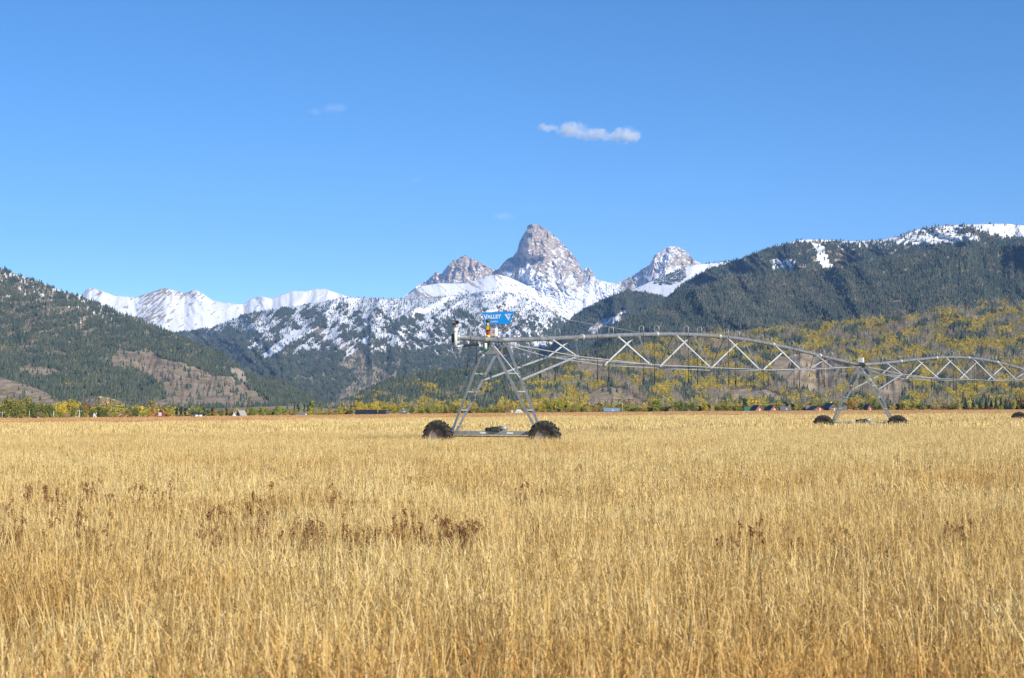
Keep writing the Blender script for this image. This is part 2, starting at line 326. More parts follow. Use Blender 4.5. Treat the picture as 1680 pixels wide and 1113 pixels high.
# F: left mountain with the bare slope
Fp = [(-320, 380), (-150, 405), (0, 440), (33, 452), (67, 463), (100, 477), (133, 487), (167, 500), (200, 515), (233, 525), (267, 542), (300, 555), (333, 568), (367, 583), (383, 597), (400, 610), (433, 620), (467, 628), (500, 645), (523, 658), (545, 670), (570, 679)]
Fbare = [[(183, 585), (207, 577), (240, 578), (283, 593), (317, 603), (350, 617), (383, 620), (400, 633), (433, 653), (455, 668), (333, 670), (240, 672), (277, 650), (240, 613), (190, 607)], [(35, 600), (90, 605), (100, 615), (60, 622), (30, 612)], [(377, 607), (400, 606), (405, 627), (385, 627)]]
def bareF(X, Y):
    b = 0 * X
    for i, p in enumerate(Fbare): b = np.maximum(b, zone(p, X, Y, 7, 30 + i))
    return b
def snowF(X, Y):
    return fbm((X + Y * .2) / 5, Y / 10, 4, 91) - .17 - .012 * np.clip(Y - (455 + X * .22), -20, 80) + .15 * np.exp(-((X - 160) / 12) ** 2 - ((Y - 520) / 20) ** 2)
layer('left_mountain_hill', Fp, -320, 570, 1.9, 677, 1.8, lambda X: 2300 + 0 * X, lambda X: np.interp(X, [-300, 0, 400, 570], [5600, 5400, 4300, 3600]), LINQ, 480, 430, (.4, 16),
      lambda X, Y, nz, rd: Z3(ss(-.05, .05, snowF(X, Y)), zone(Fbare[2], X, Y, 4, 33), np.maximum(bareF(X, Y), .9 * ss(-.1, .2, fbm((X + Y) / 26, Y / 9, 4, 179) + .25 * ss(560, 470, Y)))), seed=93)

# H: low shrubby foothill at far left
Hp = [(-320, 610), (0, 619), (33, 628), (67, 640), (100, 657), (118, 664), (143, 652), (165, 650), (183, 653), (217, 667), (240, 674), (260, 680)]
layer('shrubby_foothill', Hp, -320, 262, 2.2, 677, 1.8, 1500, 2300, LINQ, 160, 90, (.5, 14), lambda X, Y, nz, rd: Z3(0 * X, 0 * X, .55 + .45 * ss(-.2, .3, fbm((X + 3 * Y) / 20, Y / 6, 3, 97))), seed=99)
# low terrace in the middle distance
layer('terrace_hill', [(200, 680), (240, 674), (330, 671), (400, 668.5), (470, 666), (520, 669), (560, 671), (600, 674), (660, 680)], 200, 660, 2.2, 677, 1.4, 1300, 1700, LINQ, 120, 30, (.3, 20), lambda X, Y, nz, rd: Z3(0 * X, 0 * X, .9 + 0 * X), seed=101, back=500)
# ------------------------------------------------------------------ tree shapes
def mesh_from(name, V, F, mats, mi=None, smooth=False):
    me = bpy.data.meshes.new(name); me.from_pydata([tuple(map(float, v)) for v in V], [], F)
    for m in mats: me.materials.append(m)
    if mi is not None: me.polygons.foreach_set('material_index', np.array(mi, np.int32))
    if smooth: me.polygons.foreach_set('use_smooth', np.ones(len(F), bool))
    me.update(); return me
def conifer_geo(h, r, tiers, seg, rs, ragged=.25, lean=0):
    """a spruce: skirts of drooping boughs, ragged at the rim, on a thin trunk"""
    V = []; F = []; R = random.Random(rs)
    for k in range(tiers):
        t = k / tiers; zb = h * (.06 + .9 * t); zt = min(h, zb + h * (1.9 / tiers)); rad = r * (1 - t) ** .85 * R.uniform(.85, 1.1) + .03 * r
        c = len(V); V.append((lean * zt, 0, zt)); a0 = R.random() * 6
        for i in range(seg):
            a = a0 + 2 * math.pi * i / seg; q = rad * (1 + ragged * (R.random() - .5) * 2) * (1 if i % 2 else .68)
            V.append((q * math.cos(a) + lean * zb, q * math.sin(a), zb + h * .03 * R.uniform(-1, 1)))
        for i in range(seg): F.append((c, c + 1 + i, c + 1 + (i + 1) % seg))
    return V, F
def leaf_cloud(V, F, c, rx, ry, rz, n, size, R, hollow=.45):
    for _ in range(n):
        while True:
            p = [R.uniform(-1, 1) for _ in range(3)]; q = math.sqrt(sum(a * a for a in p))
            if hollow < q < 1: break
        q2 = Vector((c[0] + p[0] * rx, c[1] + p[1] * ry, c[2] + p[2] * rz))
        nrm = Vector(p) + Vector((R.gauss(0, .6), R.gauss(0, .6), R.gauss(0, .6) + .3)); nrm.normalize()
        t = nrm.orthogonal().normalized(); t.rotate(Matrix.Rotation(R.uniform(0, 6.28), 3, nrm)); b = nrm.cross(t)
        s = size * R.uniform(.6, 1.3); i = len(V)
        V += [q2 + t * s, q2 + b * s * .7, q2 - t * s, q2 - b * s * .7]; F.append((i, i + 1, i + 2, i + 3))
def tube(V, F, p, q, r0, r1, seg=5):
    p = Vector(p); q = Vector(q); d = (q - p).normalized(); a = d.orthogonal().normalized(); b = d.cross(a); i = len(V)
    for (c, r) in ((p, r0), (q, r1)):
        for k in range(seg):
            t = 2 * math.pi * k / seg; V.append(c + (a * math.cos(t) + b * math.sin(t)) * r)
    for k in range(seg): F.append((i + k, i + (k + 1) % seg, i + seg + (k + 1) % seg, i + seg + k))
    F.append(tuple(range(i + seg - 1, i - 1, -1))); F.append(tuple(range(i + seg, i + 2 * seg)))

# ------------------------------------------------------------------ geometry-node scattering (used only for stuff)
def scatter(name, P, rot, size, tint, pick, meshes, label=None):
    src = bpy.data.collections.new(name + '_shapes')
    for k, me in enumerate(meshes):
        src.objects.link(bpy.data.objects.new('%s_shape_%02d' % (name, k), me))
    pm = bpy.data.meshes.new(name); n = len(P); pm.vertices.add(n); pm.vertices.foreach_set('co', np.asarray(P, np.float32).ravel())
    a = pm.attributes.new('spin', 'FLOAT_VECTOR', 'POINT'); a.data.foreach_set('vector', np.asarray(rot, np.float32).ravel())
    a = pm.attributes.new('size', 'FLOAT_VECTOR', 'POINT'); a.data.foreach_set('vector', np.asarray(size, np.float32).ravel())
    a = pm.attributes.new('tint', 'FLOAT', 'POINT'); a.data.foreach_set('value', np.asarray(tint, np.float32))
    a = pm.attributes.new('pick', 'INT', 'POINT'); a.data.foreach_set('value', np.asarray(pick, np.int32))
    o = bpy.data.objects.new(name, pm); LINK(o); tag(o, label=label, kind='stuff')
    ng = bpy.data.node_groups.new(name + '_nodes', 'GeometryNodeTree')
    ng.interface.new_socket('Geometry', in_out='INPUT', socket_type='NodeSocketGeometry'); ng.interface.new_socket('Geometry', in_out='OUTPUT', socket_type='NodeSocketGeometry')
    N = ng.nodes; L = ng.links; gi = N.new('NodeGroupInput'); go = N.new('NodeGroupOutput'); io = N.new('GeometryNodeInstanceOnPoints'); ci = N.new('GeometryNodeCollectionInfo')
    ci.inputs['Collection'].default_value = src; ci.inputs['Separate Children'].default_value = True; ci.inputs['Reset Children'].default_value = True
    io.inputs['Pick Instance'].default_value = True
    def attr(nm, ty, sock):
        x = N.new('GeometryNodeInputNamedAttribute'); x.data_type = ty; x.inputs['Name'].default_value = nm; L.new(x.outputs[0], io.inputs[sock])
    attr('spin', 'FLOAT_VECTOR', 'Rotation'); attr('size', 'FLOAT_VECTOR', 'Scale'); attr('pick', 'INT', 'Instance Index')
    L.new(gi.outputs[0], io.inputs['Points']); L.new(ci.outputs[0], io.inputs['Instance']); L.new(io.outputs[0], go.inputs[0])
    md = o.modifiers.new('scatter', 'NODES'); md.node_group = ng
    return o
def sample(lay, dens, seed):
    """dens: trees per square metre on each grid vertex; returns points and photo coords"""
    r = np.random.default_rng(seed); A_ = lay['area'] * dens
    A_[-1] *= .5; n = r.poisson(A_[:-1, :-1]); i, j = np.nonzero(n); k = n[i, j]; i = np.repeat(i, k); j = np.repeat(j, k)
    u = r.random(len(i)); v = r.random(len(i))
    def bl(G): return (G[i, j] * (1 - u) + G[i, j + 1] * u) * (1 - v) + (G[i + 1, j] * (1 - u) + G[i + 1, j + 1] * u) * v
    return np.stack([bl(lay['X']), bl(lay['Y']), bl(lay['Z'])], -1)

M_CON = mat('spruce_needles', (.045, .070, .055), .9, rgb2=(.118, .128, .084), tint=True, spec=.1, obrand=.25)
M_DEAD = mat('grey_dead_wood', (.36, .29, .22), .9, obrand=.3, spec=.1)
M_ASY = mat('yellow_aspen_leaves', (.62, .50, .08), .8, rgb2=(.56, .37, .06), tint=True, spec=.1, obrand=.25, trans=.25)
M_ASG = mat('olive_aspen_leaves', (.25, .27, .06), .8, rgb2=(.45, .38, .07), tint=True, spec=.1, obrand=.25, trans=.2)
M_BARK = mat('pale_bark', (.34, .30, .25), .9, obrand=.2, spec=.1)
M_RUST = mat('rusty_leaves', (.30, .12, .04), .8, rgb2=(.38, .20, .06), tint=True, spec=.1, obrand=.25, trans=.15)

con_meshes = []
for k in range(5):
    V, F = conifer_geo(1.0, random.uniform(.19, .26), 6, 8, k); con_meshes.append(mesh_from('spruce_%d' % k, V, F, [M_CON]))
def aspen_mesh(k, m):
    R = random.Random(k); V = []; F = []
    tube(V, F, (0, 0, 0), (R.uniform(-.03, .03), 0, .6), .018, .008, 4); nt = len(F)
    for _ in range(4):
        leaf_cloud(V, F, (R.uniform(-.12, .12), R.uniform(-.12, .12), R.uniform(.45, .8)), R.uniform(.12, .2), R.uniform(.12, .2), R.uniform(.15, .25), 13, .055, R)
    return mesh_from('aspen_%d' % k, V, F, [M_BARK, m], [0] * nt + [1] * (len(F) - nt))
def bare_mesh(k):
    R = random.Random(k); V = []; F = []
    tube(V, F, (0, 0, 0), (R.uniform(-.05, .05), R.uniform(-.05, .05), 1), .016, .004, 3)
    for _ in range(16):
        z = R.uniform(.3, .95); a = R.uniform(0, 6.28); l = .22 * (1.15 - z) + .05; tube(V, F, (0, 0, z), (l * math.cos(a), l * math.sin(a), z + l * .9), .009, .003, 3)
    return mesh_from('bare_tree_%d' % k, V, F, [M_DEAD])
asy = [aspen_mesh(10 + k, M_ASY) for k in range(4)]; asg = [aspen_mesh(20 + k, M_ASG) for k in range(4)]; bar = [bare_mesh(30 + k) for k in range(4)]; rus = [aspen_mesh(40 + k, M_RUST) for k in range(3)]

def grow(name, parts, meshes, h, seed, label, wide=1.0):
    r = np.random.default_rng(seed); Ps = [sample(LAY[l], d.copy(), seed + i) for i, (l, d, f) in enumerate(parts)]
    H = np.concatenate([np.full(len(p), f) for p, (l, d, f) in zip(Ps, parts)]); P = np.concatenate(Ps); n = len(P)
    P[:, 2] -= .3
    hh = h * H * np.exp(r.normal(0, .22, n)); ww = hh * wide * r.uniform(.85, 1.25, n)
    rot = np.stack([r.normal(0, .03, n), r.normal(0, .03, n), r.uniform(0, 6.28, n)], -1)
    tint = np.clip(.5 + .5 * fbm(P[:, 0] / 90, (P[:, 1] + P[:, 2] * 3) / 160, 3, seed) + r.normal(0, .2, n), 0, 1)
    print(name, n)
    scatter(name, P, rot, np.stack([ww, ww, hh], -1), tint, r.integers(0, len(meshes), n), meshes, label)
def vis(l):      # where the slope can plausibly be seen
    return (LAY[l]['PX'] > -260) & (LAY[l]['PX'] < 1950)
def G(l): return LAY[l]['PX'], LAY[l]['PY'], LAY[l]['zone']
C_ = []; AY = []; AG = []; BA = []; RU = []
X, Y, Zn = G('forested_massif_hill'); sn = ss(-.1, .1, snowC(X, Y)); br = Zn[..., 2] * (Y > 540)
patch = ss(-.25, .15, fbm(X / 16, Y / 9, 4, 131))
C_.append(('forested_massif_hill', .027 * (1 - .93 * sn) * (1 - .93 * br) * (1 - .97 * zone(Cslide, X, Y, 2, 4)) * (.45 + .55 * patch) * vis('forested_massif_hill'), .76))
X, Y, Zn = G('snow_dome_hill'); C_.append(('snow_dome_hill', .0011 * ss(.0, .35, fbm((X - Y) / 8, (X + Y) / 18, 3, 133) + .5 * ss(476, 500, Y) - .45 * (X < 800) * (Y < 478) - .2), .8))
X, Y, Zn = G('snow_shelf_hill'); C_.append(('snow_shelf_hill', .012 * zone([(1075, 468), (1085, 450), (1118, 441), (1125, 455), (1105, 470)], X, Y, 6, 5) + .008 * (Y < np.interp(X, [1100, 1154, 1180, 1260], [400, 434, 434, 436])), .8))
X, Y, Zn = G('dark_ridge_hill'); C_.append(('dark_ridge_hill', .018 * (1 - Zn[..., 2]), 1))
X, Y, Zn = G('skyline_mountain_hill'); sn = ss(-.1, .05, snowE(X, Y)); C_.append(('skyline_mountain_hill', .019 * (1 - .93 * sn) * (1 - .5 * Zn[..., 2]) * vis('skyline_mountain_hill'), .8))
X, Y, Zn = G('forested_mountain_hill'); ab = aspenband(X, Y); gr = ss(.0, .3, fbm(X / 30, Y / 18, 4, 141) + .35 * np.exp(-((X - 1290) / 110) ** 2 - ((Y - 475) / 25) ** 2))
def groves(X, Y, s):
    """split the slope into exclusive patches: conifer, yellow, olive, bare"""
    n = fbm((X + Y * .5) / 42, Y / 17, 4, s); c = ss(.2, .3, fbm(X / 30, Y / 13, 4, s + 1)); y = ss(.02, .12, n); b = 1 - ss(-.2, -.08, n); return c, (1 - c) * y, (1 - c) * (1 - y) * (1 - b), (1 - c) * b
cl, ya, yo, yb_ = groves(X, Y, 145); v = vis('forested_mountain_hill')
C_.append(('forested_mountain_hill', .020 * ((1 - ab) + ab * (cl + .12)) * (1 - .45 * Zn[..., 2] * (1 - ab)) * (1 - .35 * gr) * v * 1.2, .76))
BA.append(('forested_mountain_hill', .014 * np.maximum(gr * .55 * (1 - ab), ab * (yb_ + .35 * yo + .1)) * v, 1))
AY.append(('forested_mountain_hill', .018 * ab * (ya + .06 * yo) * v, 1)); AG.append(('forested_mountain_hill', .016 * ab * (yo + .25 * ya + .15 * yb_) * v, 1))
X, Y, Zn = G('aspen_foothill'); be = bareE3(X, Y); west = 1 - ss(830, 900, X + (Y - 620) * .3)
cl, ya, yo, yb_ = groves(X, Y, 165); cz = np.maximum(cl * .9, west * (1 - ss(.0, .3, fbm(X / 30, Y / 9, 3, 152) + 1.3 * ss(662, 674, Y) - .05)))
cz = np.maximum(cz, ss(-8, 4, (np.interp(X, [560, 850, 900, 1000, 1200], [640, 625, 607, 592, 500]) - Y)) * (X < 1100) * .92)
v = vis('aspen_foothill') * (1 - .96 * be); nc = 1 - cz; q_ = np.maximum(ya + yo + yb_, .2); ya = ya / q_ * nc; yo = yo / q_ * nc; yb_ = yb_ / q_ * nc
C_.append(('aspen_foothill', .022 * (cz + .05) * v, .58)); AY.append(('aspen_foothill', .024 * (ya + .08 * yo) * v, .68)); AG.append(('aspen_foothill', .022 * (yo + .3 * ya + .1 * yb_) * v, .66))
BA.append(('aspen_foothill', .030 * (yb_ + .3 * yo) * v, .72)); RU.append(('aspen_foothill', .006 * nc * ss(.1, .3, fbm(X / 20, Y / 8, 3, 161)) * v + .0015 * be, .5))
X, Y, Zn = G('left_mountain_hill'); bf = bareF(X, Y) * (1 - .5 * ss(.34, .5, fbm((X + Y) / 12, Y / 6, 4, 181))); v = vis('left_mountain_hill')
low = np.exp(-((X - 200) / 60) ** 2 - ((Y - 625) / 35) ** 2)
opn = ss(-.02, .2, fbm((X + Y) / 26, Y / 9, 4, 179) + .25 * ss(560, 470, Y))
C_.append(('left_mountain_hill', .020 * (1 - .6 * opn) * (1 - .965 * bf) * (1 - .8 * ss(-.05, .1, snowF(X, Y))) * (1 - .55 * Zn[..., 2] * (1 - low)) * v * 1.4, .57))
RU.append(('left_mountain_hill', .0025 * ss(.1, .3, fbm(X / 20, Y / 10, 3, 171)) * v + .003 * bf * ss(0, .2, fbm((X + 2 * Y) / 20, Y / 8, 3, 172)), .4))
AY.append(('left_mountain_hill', .006 * ss(.35, .5, fbm(X / 22, Y / 9, 3, 173)) * (Y > 560) * (1 - .85 * bf) * v, .5))
X, Y, Zn = G('shrubby_foothill'); RU.append(('shrubby_foothill', .006 * ss(-.2, .2, fbm(X / 14, Y / 5, 3, 175)), .22)); C_.append(('shrubby_foothill', .0006 + 0 * X, .4)); BA.append(('shrubby_foothill', .004 + 0 * X, .2))
X, Y, Zn = G('terrace_hill'); C_.append(('terrace_hill', .0025 * ss(.2, .4, fbm(X / 9, Y * 0, 2, 177)), .5))
grow('conifer_forest', C_, con_meshes, 15.5, 200, 'dark green conifer forest covering the mountain slopes')
grow('yellow_aspen_groves', AY, asy, 11.5, 210, 'bright yellow autumn aspen groves on the right foothills', 1.0)
grow('olive_aspen_groves', AG, asg, 11.0, 220, 'olive green aspen groves among the yellow ones', 1.0)
grow('bare_grey_woods', BA, bar, 11.5, 230, 'leafless grey woods between the yellow groves', 1.1)
grow('rusty_brush', RU, rus, 8.0, 240, 'rusty brown brush on the lower slopes', 1.5)
# ------------------------------------------------------------------ the grain field
def grass_mat(name, light, gold, dark, dull, trans=.3):
    m = bpy.data.materials.new(name); m.use_nodes = True; t = m.node_tree; N = t.nodes; L = t.links
    b = N['Principled BSDF']; b.inputs['Roughness'].default_value = .65; b.inputs['Specular IOR Level'].default_value = .25
    a = N.new('ShaderNodeAttribute'); a.attribute_name = 'shade'
    cr = N.new('ShaderNodeValToRGB'); L.new(a.outputs['Fac'], cr.inputs[0]); e = cr.color_ramp.elements
    e[0].position = 0; e[0].color = (*dark, 1); e[1].position = 1; e[1].color = (*light, 1)
    q = e.new(.28); q.color = (*[.5 * (x + y) for x, y in zip(dark, gold)], 1); q = e.new(.55); q.color = (*gold, 1)
    i = N.new('ShaderNodeAttribute'); i.attribute_type = 'INSTANCER'; i.attribute_name = 'tint'
    mx = N.new('ShaderNodeMix'); mx.data_type = 'RGBA'; L.new(i.outputs['Fac'], mx.inputs[0]); L.new(cr.outputs[0], mx.inputs[6])
    ml = N.new('ShaderNodeMix'); ml.data_type = 'RGBA'; ml.blend_type = 'MULTIPLY'; ml.inputs[0].default_value = 1; L.new(cr.outputs[0], ml.inputs[6]); ml.inputs[7].default_value = (*dull, 1)
    L.new(ml.outputs[2], mx.inputs[7]); L.new(mx.outputs[2], b.inputs['Base Color'])
    tr = N.new('ShaderNodeBsdfTranslucent'); L.new(mx.outputs[2], tr.inputs['Color']); ms = N.new('ShaderNodeMixShader'); ms.inputs[0].default_value = trans
    L.new(b.outputs[0], ms.inputs[1]); L.new(tr.outputs[0], ms.inputs[2]); L.new(ms.outputs[0], N['Material Output'].inputs['Surface'])
    return m
M_STRAW = grass_mat('dry_straw', (.94, .785, .43), (.90, .665, .25), (.24, .145, .05), (.77, .61, .42))
M_STRIP = grass_mat('russet_grass', (.82, .58, .30), (.72, .43, .18), (.40, .20, .08), (.7, .6, .5))
def tuft(name, n, half, h, wid, seg, seed, material, lean=.16, head=True, bend=.3, litter=.0, leaves=0, lseg=3):
    r = np.random.default_rng(seed); bx = r.uniform(-half, half, n); by = r.uniform(-half, half, n)
    H = h * (1 - .62 * r.random(n) ** 1.5) * r.uniform(.95, 1.04, n); yaw = r.uniform(0, 2 * np.pi, n); la = r.uniform(0, 2 * np.pi, n); lm = np.abs(r.normal(0, lean, n)) * H
    bent = r.random(n) < bend; W = wid * r.uniform(.6, 1.4, n)
    V = []; F = []; sh = []; k = 0
    shade = np.clip(r.beta(1.15, .85, n), 0, 1)
    broken = r.random(n) < litter; H[broken] *= .45; lm[broken] = h * r.uniform(.4, .9, broken.sum())
    for s in range(seg + 1):
        t = s / seg
        dx = np.cos(la) * lm * t ** 1.6; dy = np.sin(la) * lm * t ** 1.6; z = H * t
        droop = np.where(bent, np.maximum(0, t - .7) * 1.2, 0) * H
        z = z - droop * .8; dx = dx + np.cos(la) * droop; dy = dy + np.sin(la) * droop
        wv = W * ((1 - .45 * t) if not head else (.8 if t < .7 else 1.25))
        if s == seg: wv = wv * (.25 if seg > 1 else .55)
        V.append(np.stack([bx + dx - np.cos(yaw) * wv, by + dy - np.sin(yaw) * wv, z], -1)); V.append(np.stack([bx + dx + np.cos(yaw) * wv, by + dy + np.sin(yaw) * wv, z], -1))
    Vn = np.stack(V, 1).reshape(-1, 3); m = 2 * (seg + 1); base = np.arange(n) * m
    for s in range(seg): F.append(np.stack([base + 2 * s, base + 2 * s + 1, base + 2 * s + 3, base + 2 * s + 2], -1))
    F = np.concatenate(F); shv = np.repeat(shade, m)
    if leaves:
        nl = leaves; lx = r.uniform(-half, half, nl); ly = r.uniform(-half, half, nl); lz = h * r.uniform(.2, .84, nl); an = r.uniform(0, 2 * np.pi, nl); ln = h * r.uniform(.10, .30, nl); up = r.uniform(.3, 1.7, nl); lw = wid * r.uniform(.6, 1.5, nl); b0 = len(Vn); K = []
        for s in range(lseg + 1):
            t = s / lseg; hx = np.cos(an) * ln * t * .75; hy = np.sin(an) * ln * t * .75; hz = ln * (up * t - (.35 + up) * t * t); wq = lw * (1.0 if s < lseg else .3)
            K.append(np.stack([lx + hx - np.sin(an) * wq, ly + hy + np.cos(an) * wq, lz + hz], -1)); K.append(np.stack([lx + hx + np.sin(an) * wq, ly + hy - np.cos(an) * wq, lz + hz - wq * .5], -1))
        ml = 2 * (lseg + 1); Vn = np.concatenate([Vn, np.stack(K, 1).reshape(-1, 3)]); bb = b0 + np.arange(nl) * ml
        F = np.concatenate([F] + [np.stack([bb + 2 * s, bb + 2 * s + 1, bb + 2 * s + 3, bb + 2 * s + 2], -1) for s in range(lseg)]); shv = np.concatenate([shv, np.repeat(np.clip(r.beta(1.1, .9, nl), 0, 1), ml)])
    me = bpy.data.meshes.new(name); me.from_pydata(Vn.tolist(), [], F.tolist()); me.materials.append(material)
    at = me.attributes.new('shade', 'FLOAT', 'POINT'); at.data.foreach_set('value', shv.astype(np.float32))
    me.update(); return me
EDGE_PX = [-400, 0, 420, 630, 840, 1050, 1260, 1680, 2100]; EDGE_D = [168, 171, 181, 224, 234, 243, 238, 197, 180]
def edge_d(x, y): return np.interp(840 + FPX * x / y, EDGE_PX, EDGE_D)
T2xy = (18.5, 86.3); T3xy = (38.9, 118.0)
TRK = [(np.array([-.73, 53.6]), np.array([-.862, .507])), (np.array([18.4, 86.2]), np.array([-.85, .52]))]   # wheel tracks beaten through the crop
def track_dist(x, y):
    d = np.full(x.shape, 99.)
    for p, t in TRK:
        q0 = (x - p[0]) * t[0] + (y - p[1]) * t[1]; q1 = -(x - p[0]) * t[1] + (y - p[1]) * t[0]
        d = np.minimum(d, np.where((q0 > 2.6) & (q0 < 46), np.abs(q1), 99))
    return d
def tiles(y0, y1, sp, kx, cx, seed):
    r = np.random.default_rng(seed); ys = np.arange(y0, y1, sp); out = []
    for y in ys:
        hw = kx * y + cx; xs = np.arange(-hw, hw, sp); out.append(np.stack([xs, np.full(len(xs), y)], -1))
    p = np.concatenate(out); return p + r.uniform(-.35 * sp, .35 * sp, p.shape), r
def field(name, y0, y1, sp, kx, cx, seed, meshes, label, y_soft=0):
    p, r = tiles(y0, y1, sp, kx, cx, seed); x, y = p[:, 0], p[:, 1]
    k = (y < edge_d(x, y)) & (track_dist(x, y) > .62)
    hole = fbm(x / 1.1, y / 1.6, 3, 301)
    k &= ~((y < 16) & (hole < -.5)) & ~((y < 12) & (fbm(x / .7, y / .9, 3, 333) < -.42 + .30 * ss(8.5, 6.5, y))); p = p[k]; x, y = p[:, 0], p[:, 1]; n = len(p)
    hs = 1 + .14 * fbm(x / 1.6, y / 2.2, 4, 303) + .06 * fbm(x / 14, y / 20, 2, 305)
    near = ss(9, 5, y); hs = hs * (1 + .10 * near)
    tint = .12 + .62 * fbm(x / 2.4, y / 2.0, 5, 307) + .30 * fbm(x / 25, y / 16, 3, 309)
    px = 840 + FPX * x / y
    tint += .55 * np.exp(-((y - 12.9) / 1.1) ** 2) * ss(860, 700, px) + .35 * np.exp(-((y - 23) / 5) ** 2) * ss(560, 760, px) + .25 * np.exp(-((y - 13.2) / 1.5) ** 2) * ss(1100, 1200, px)
    tint += .3 * np.exp(-((y - 17.5) / 1.5) ** 2) * ss(700, 500, px) + .35 * ss(6.9, 5.4, y)
    tint += .38 * fbm(x / 9, y / 1.7, 3, 335) * ss(60, 30, y); tint -= .12 * ss(30, 90, y)
    P = np.stack([x, y, gz(x)], -1); rot = np.stack([r.normal(0, .05, n), r.normal(0, .05, n), r.uniform(0, 6.28, n)], -1)
    for q in (T2xy, T3xy): hs = hs * (1 + .13 * np.exp(-(((x - q[0]) ** 2 + (y - q[1]) ** 2) / 36)))
    print(name, n)
    scatter(name, P, rot, np.stack([np.ones(n), np.ones(n), hs], -1), np.clip(tint, 0, 1), r.integers(0, len(meshes), n), meshes, label)
near_m = [tuft('near_straw_%d' % k, 200, .34, .64, .0017, 4, 400 + k, M_STRAW, lean=.20, bend=.45, litter=.12, leaves=330) for k in range(7)]
mid_m = [tuft('mid_straw_%d' % k, 380, .62, .64, .0032, 2, 420 + k, M_STRAW, lean=.16, bend=.4, leaves=520, lseg=2) for k in range(6)]
far_m = [tuft('far_straw_%d' % k, 900, 1.9, .66, .010, 1, 440 + k, M_STRAW, lean=.22, leaves=900, lseg=1) for k in range(5)]
field('near_straw_grass', 2.2, 17, .46, .42, 2.2, 1, near_m, 'golden dry grain stalks standing in the foreground')
field('mid_straw_grass', 16.6, 76, .95, .40, 2.5, 2, mid_m, 'golden dry grain field round the sprinkler tower')
field('far_straw_grass', 75, 250, 2.9, .40, 2.5, 3, far_m, 'pale golden far part of the grain field')
def russet():
    ms = [tuft('russet_tuft_%d' % k, 300, 1.5, 1.0, .016, 1, 460 + k, M_STRIP, lean=.15) for k in range(4)]
    p, r = tiles(150, 330, 2.6, .40, 4, 9); x, y = p[:, 0], p[:, 1]; e = edge_d(x, y); k = (y > e + .5) & (y < e + 75); p = p[k]; x, y = p[:, 0], p[:, 1]; n = len(p)
    h = .82 + .16 * fbm(x / 9, y / 30, 3, 311) + .35 * np.exp(-((x + 24 * y / 230 - 10) / 4) ** 2) * 0
    scatter('russet_grass_strip', np.stack([x, y, gz(x) + 0 * x], -1), np.stack([0 * x, 0 * x, r.uniform(0, 6.28, n)], -1), np.stack([1 + 0 * x, 1 + 0 * x, h], -1), np.clip(.3 + .7 * fbm(x / 12, y / 20, 3, 313), 0, 1), r.integers(0, 4, n), ms, 'russet brown grass strip along the far field edge')
    ms2 = [tuft('meadow_tuft_%d' % k, 300, 5, .7, .05, 1, 480 + k, M_STRIP, lean=.15) for k in range(3)]
    p, r = tiles(240, 1060, 8.5, .42, 4, 19); x, y = p[:, 0], p[:, 1]; k = y > edge_d(x, y) + 60; p = p[k]; x, y = p[:, 0], p[:, 1]; n = len(p)
    scatter('far_meadow_grass', np.stack([x, y, gz(x)], -1), np.stack([0 * x, 0 * x, r.uniform(0, 6.28, n)], -1), np.ones((n, 3)), np.clip(.4 + .6 * fbm(x / 30, y / 50, 3, 315), 0, 1), r.integers(0, 3, n), ms2, 'dull brown meadow between the field edge and the trees')
russet()

# dried dock weeds
M_DOCK = mat('dried_dock', (.21, .105, .045), .85, rgb2=(.30, .165, .07), vscale=30, spec=.1)
def verge():
    M_GOLD = grass_mat('golden_verge_grass', (.86, .62, .24), (.78, .46, .12), (.36, .16, .05), (.75, .55, .35))
    ms = [tuft('verge_tuft_%d' % k, 60, .22, .72, .0016, 5, 500 + k, M_GOLD, lean=.32, bend=.7, leaves=90) for k in range(5)]
    p, r = tiles(2.0, 8.5, .34, .46, 2.0, 29); x, y = p[:, 0], p[:, 1]; k = r.random(len(x)) < ss(8.2, 5.2, y) * (.25 + .9 * ss(-.25, .25, fbm(x / .9, y / 1.0, 3, 321))) * .8; p = p[k]; x, y = p[:, 0], p[:, 1]; n = len(x)
    scatter('golden_verge_grass', np.stack([x, y, gz(x)], -1), np.stack([r.normal(0, .08, n), r.normal(0, .08, n), r.uniform(0, 6.28, n)], -1), np.stack([1 + 0 * x, 1 + 0 * x, r.uniform(.7, 1.02, n)], -1), np.clip(.5 + .8 * fbm(x, y, 2, 323), 0, 1), r.integers(0, 5, n), ms, 'finer orange gold grass along the near verge of the field')
verge()
def dock_geo(seed, h=.95):
    R = random.Random(seed); S = ([], []); Hd = ([], [])
    nb = R.randint(3, 6)
    for b in range(nb):
        a = R.uniform(0, 6.28); sp = R.uniform(.02, .10) if b else 0; top = h * R.uniform(.78, 1.0); pts = []
        hook = R.random() < .6; ha = R.choice([0, math.pi]) + R.gauss(0, .5)
        for i in range(9):
            t = i / 8; x = math.cos(a) * sp * t; y = math.sin(a) * sp * t; z = top * t
            if hook and t > .72:
                q = (t - .72) / .28 * 2.6; x += math.cos(ha) * .026 * (1 - math.cos(q)); y += math.sin(ha) * .026 * (1 - math.cos(q)); z = top * .72 + .085 * math.sin(q) + .19 * top * min(q, 1)
            pts.append((x, y, z))
        for i in range(8): tube(S[0], S[1], pts[i], pts[i + 1], .004, .0035, 4)
        for i in range(3, 9):
            if R.random() < .85: leaf_cloud(Hd[0], Hd[1], pts[i], .014, .014, .035, 14, .011, R, 0)
    return S, Hd
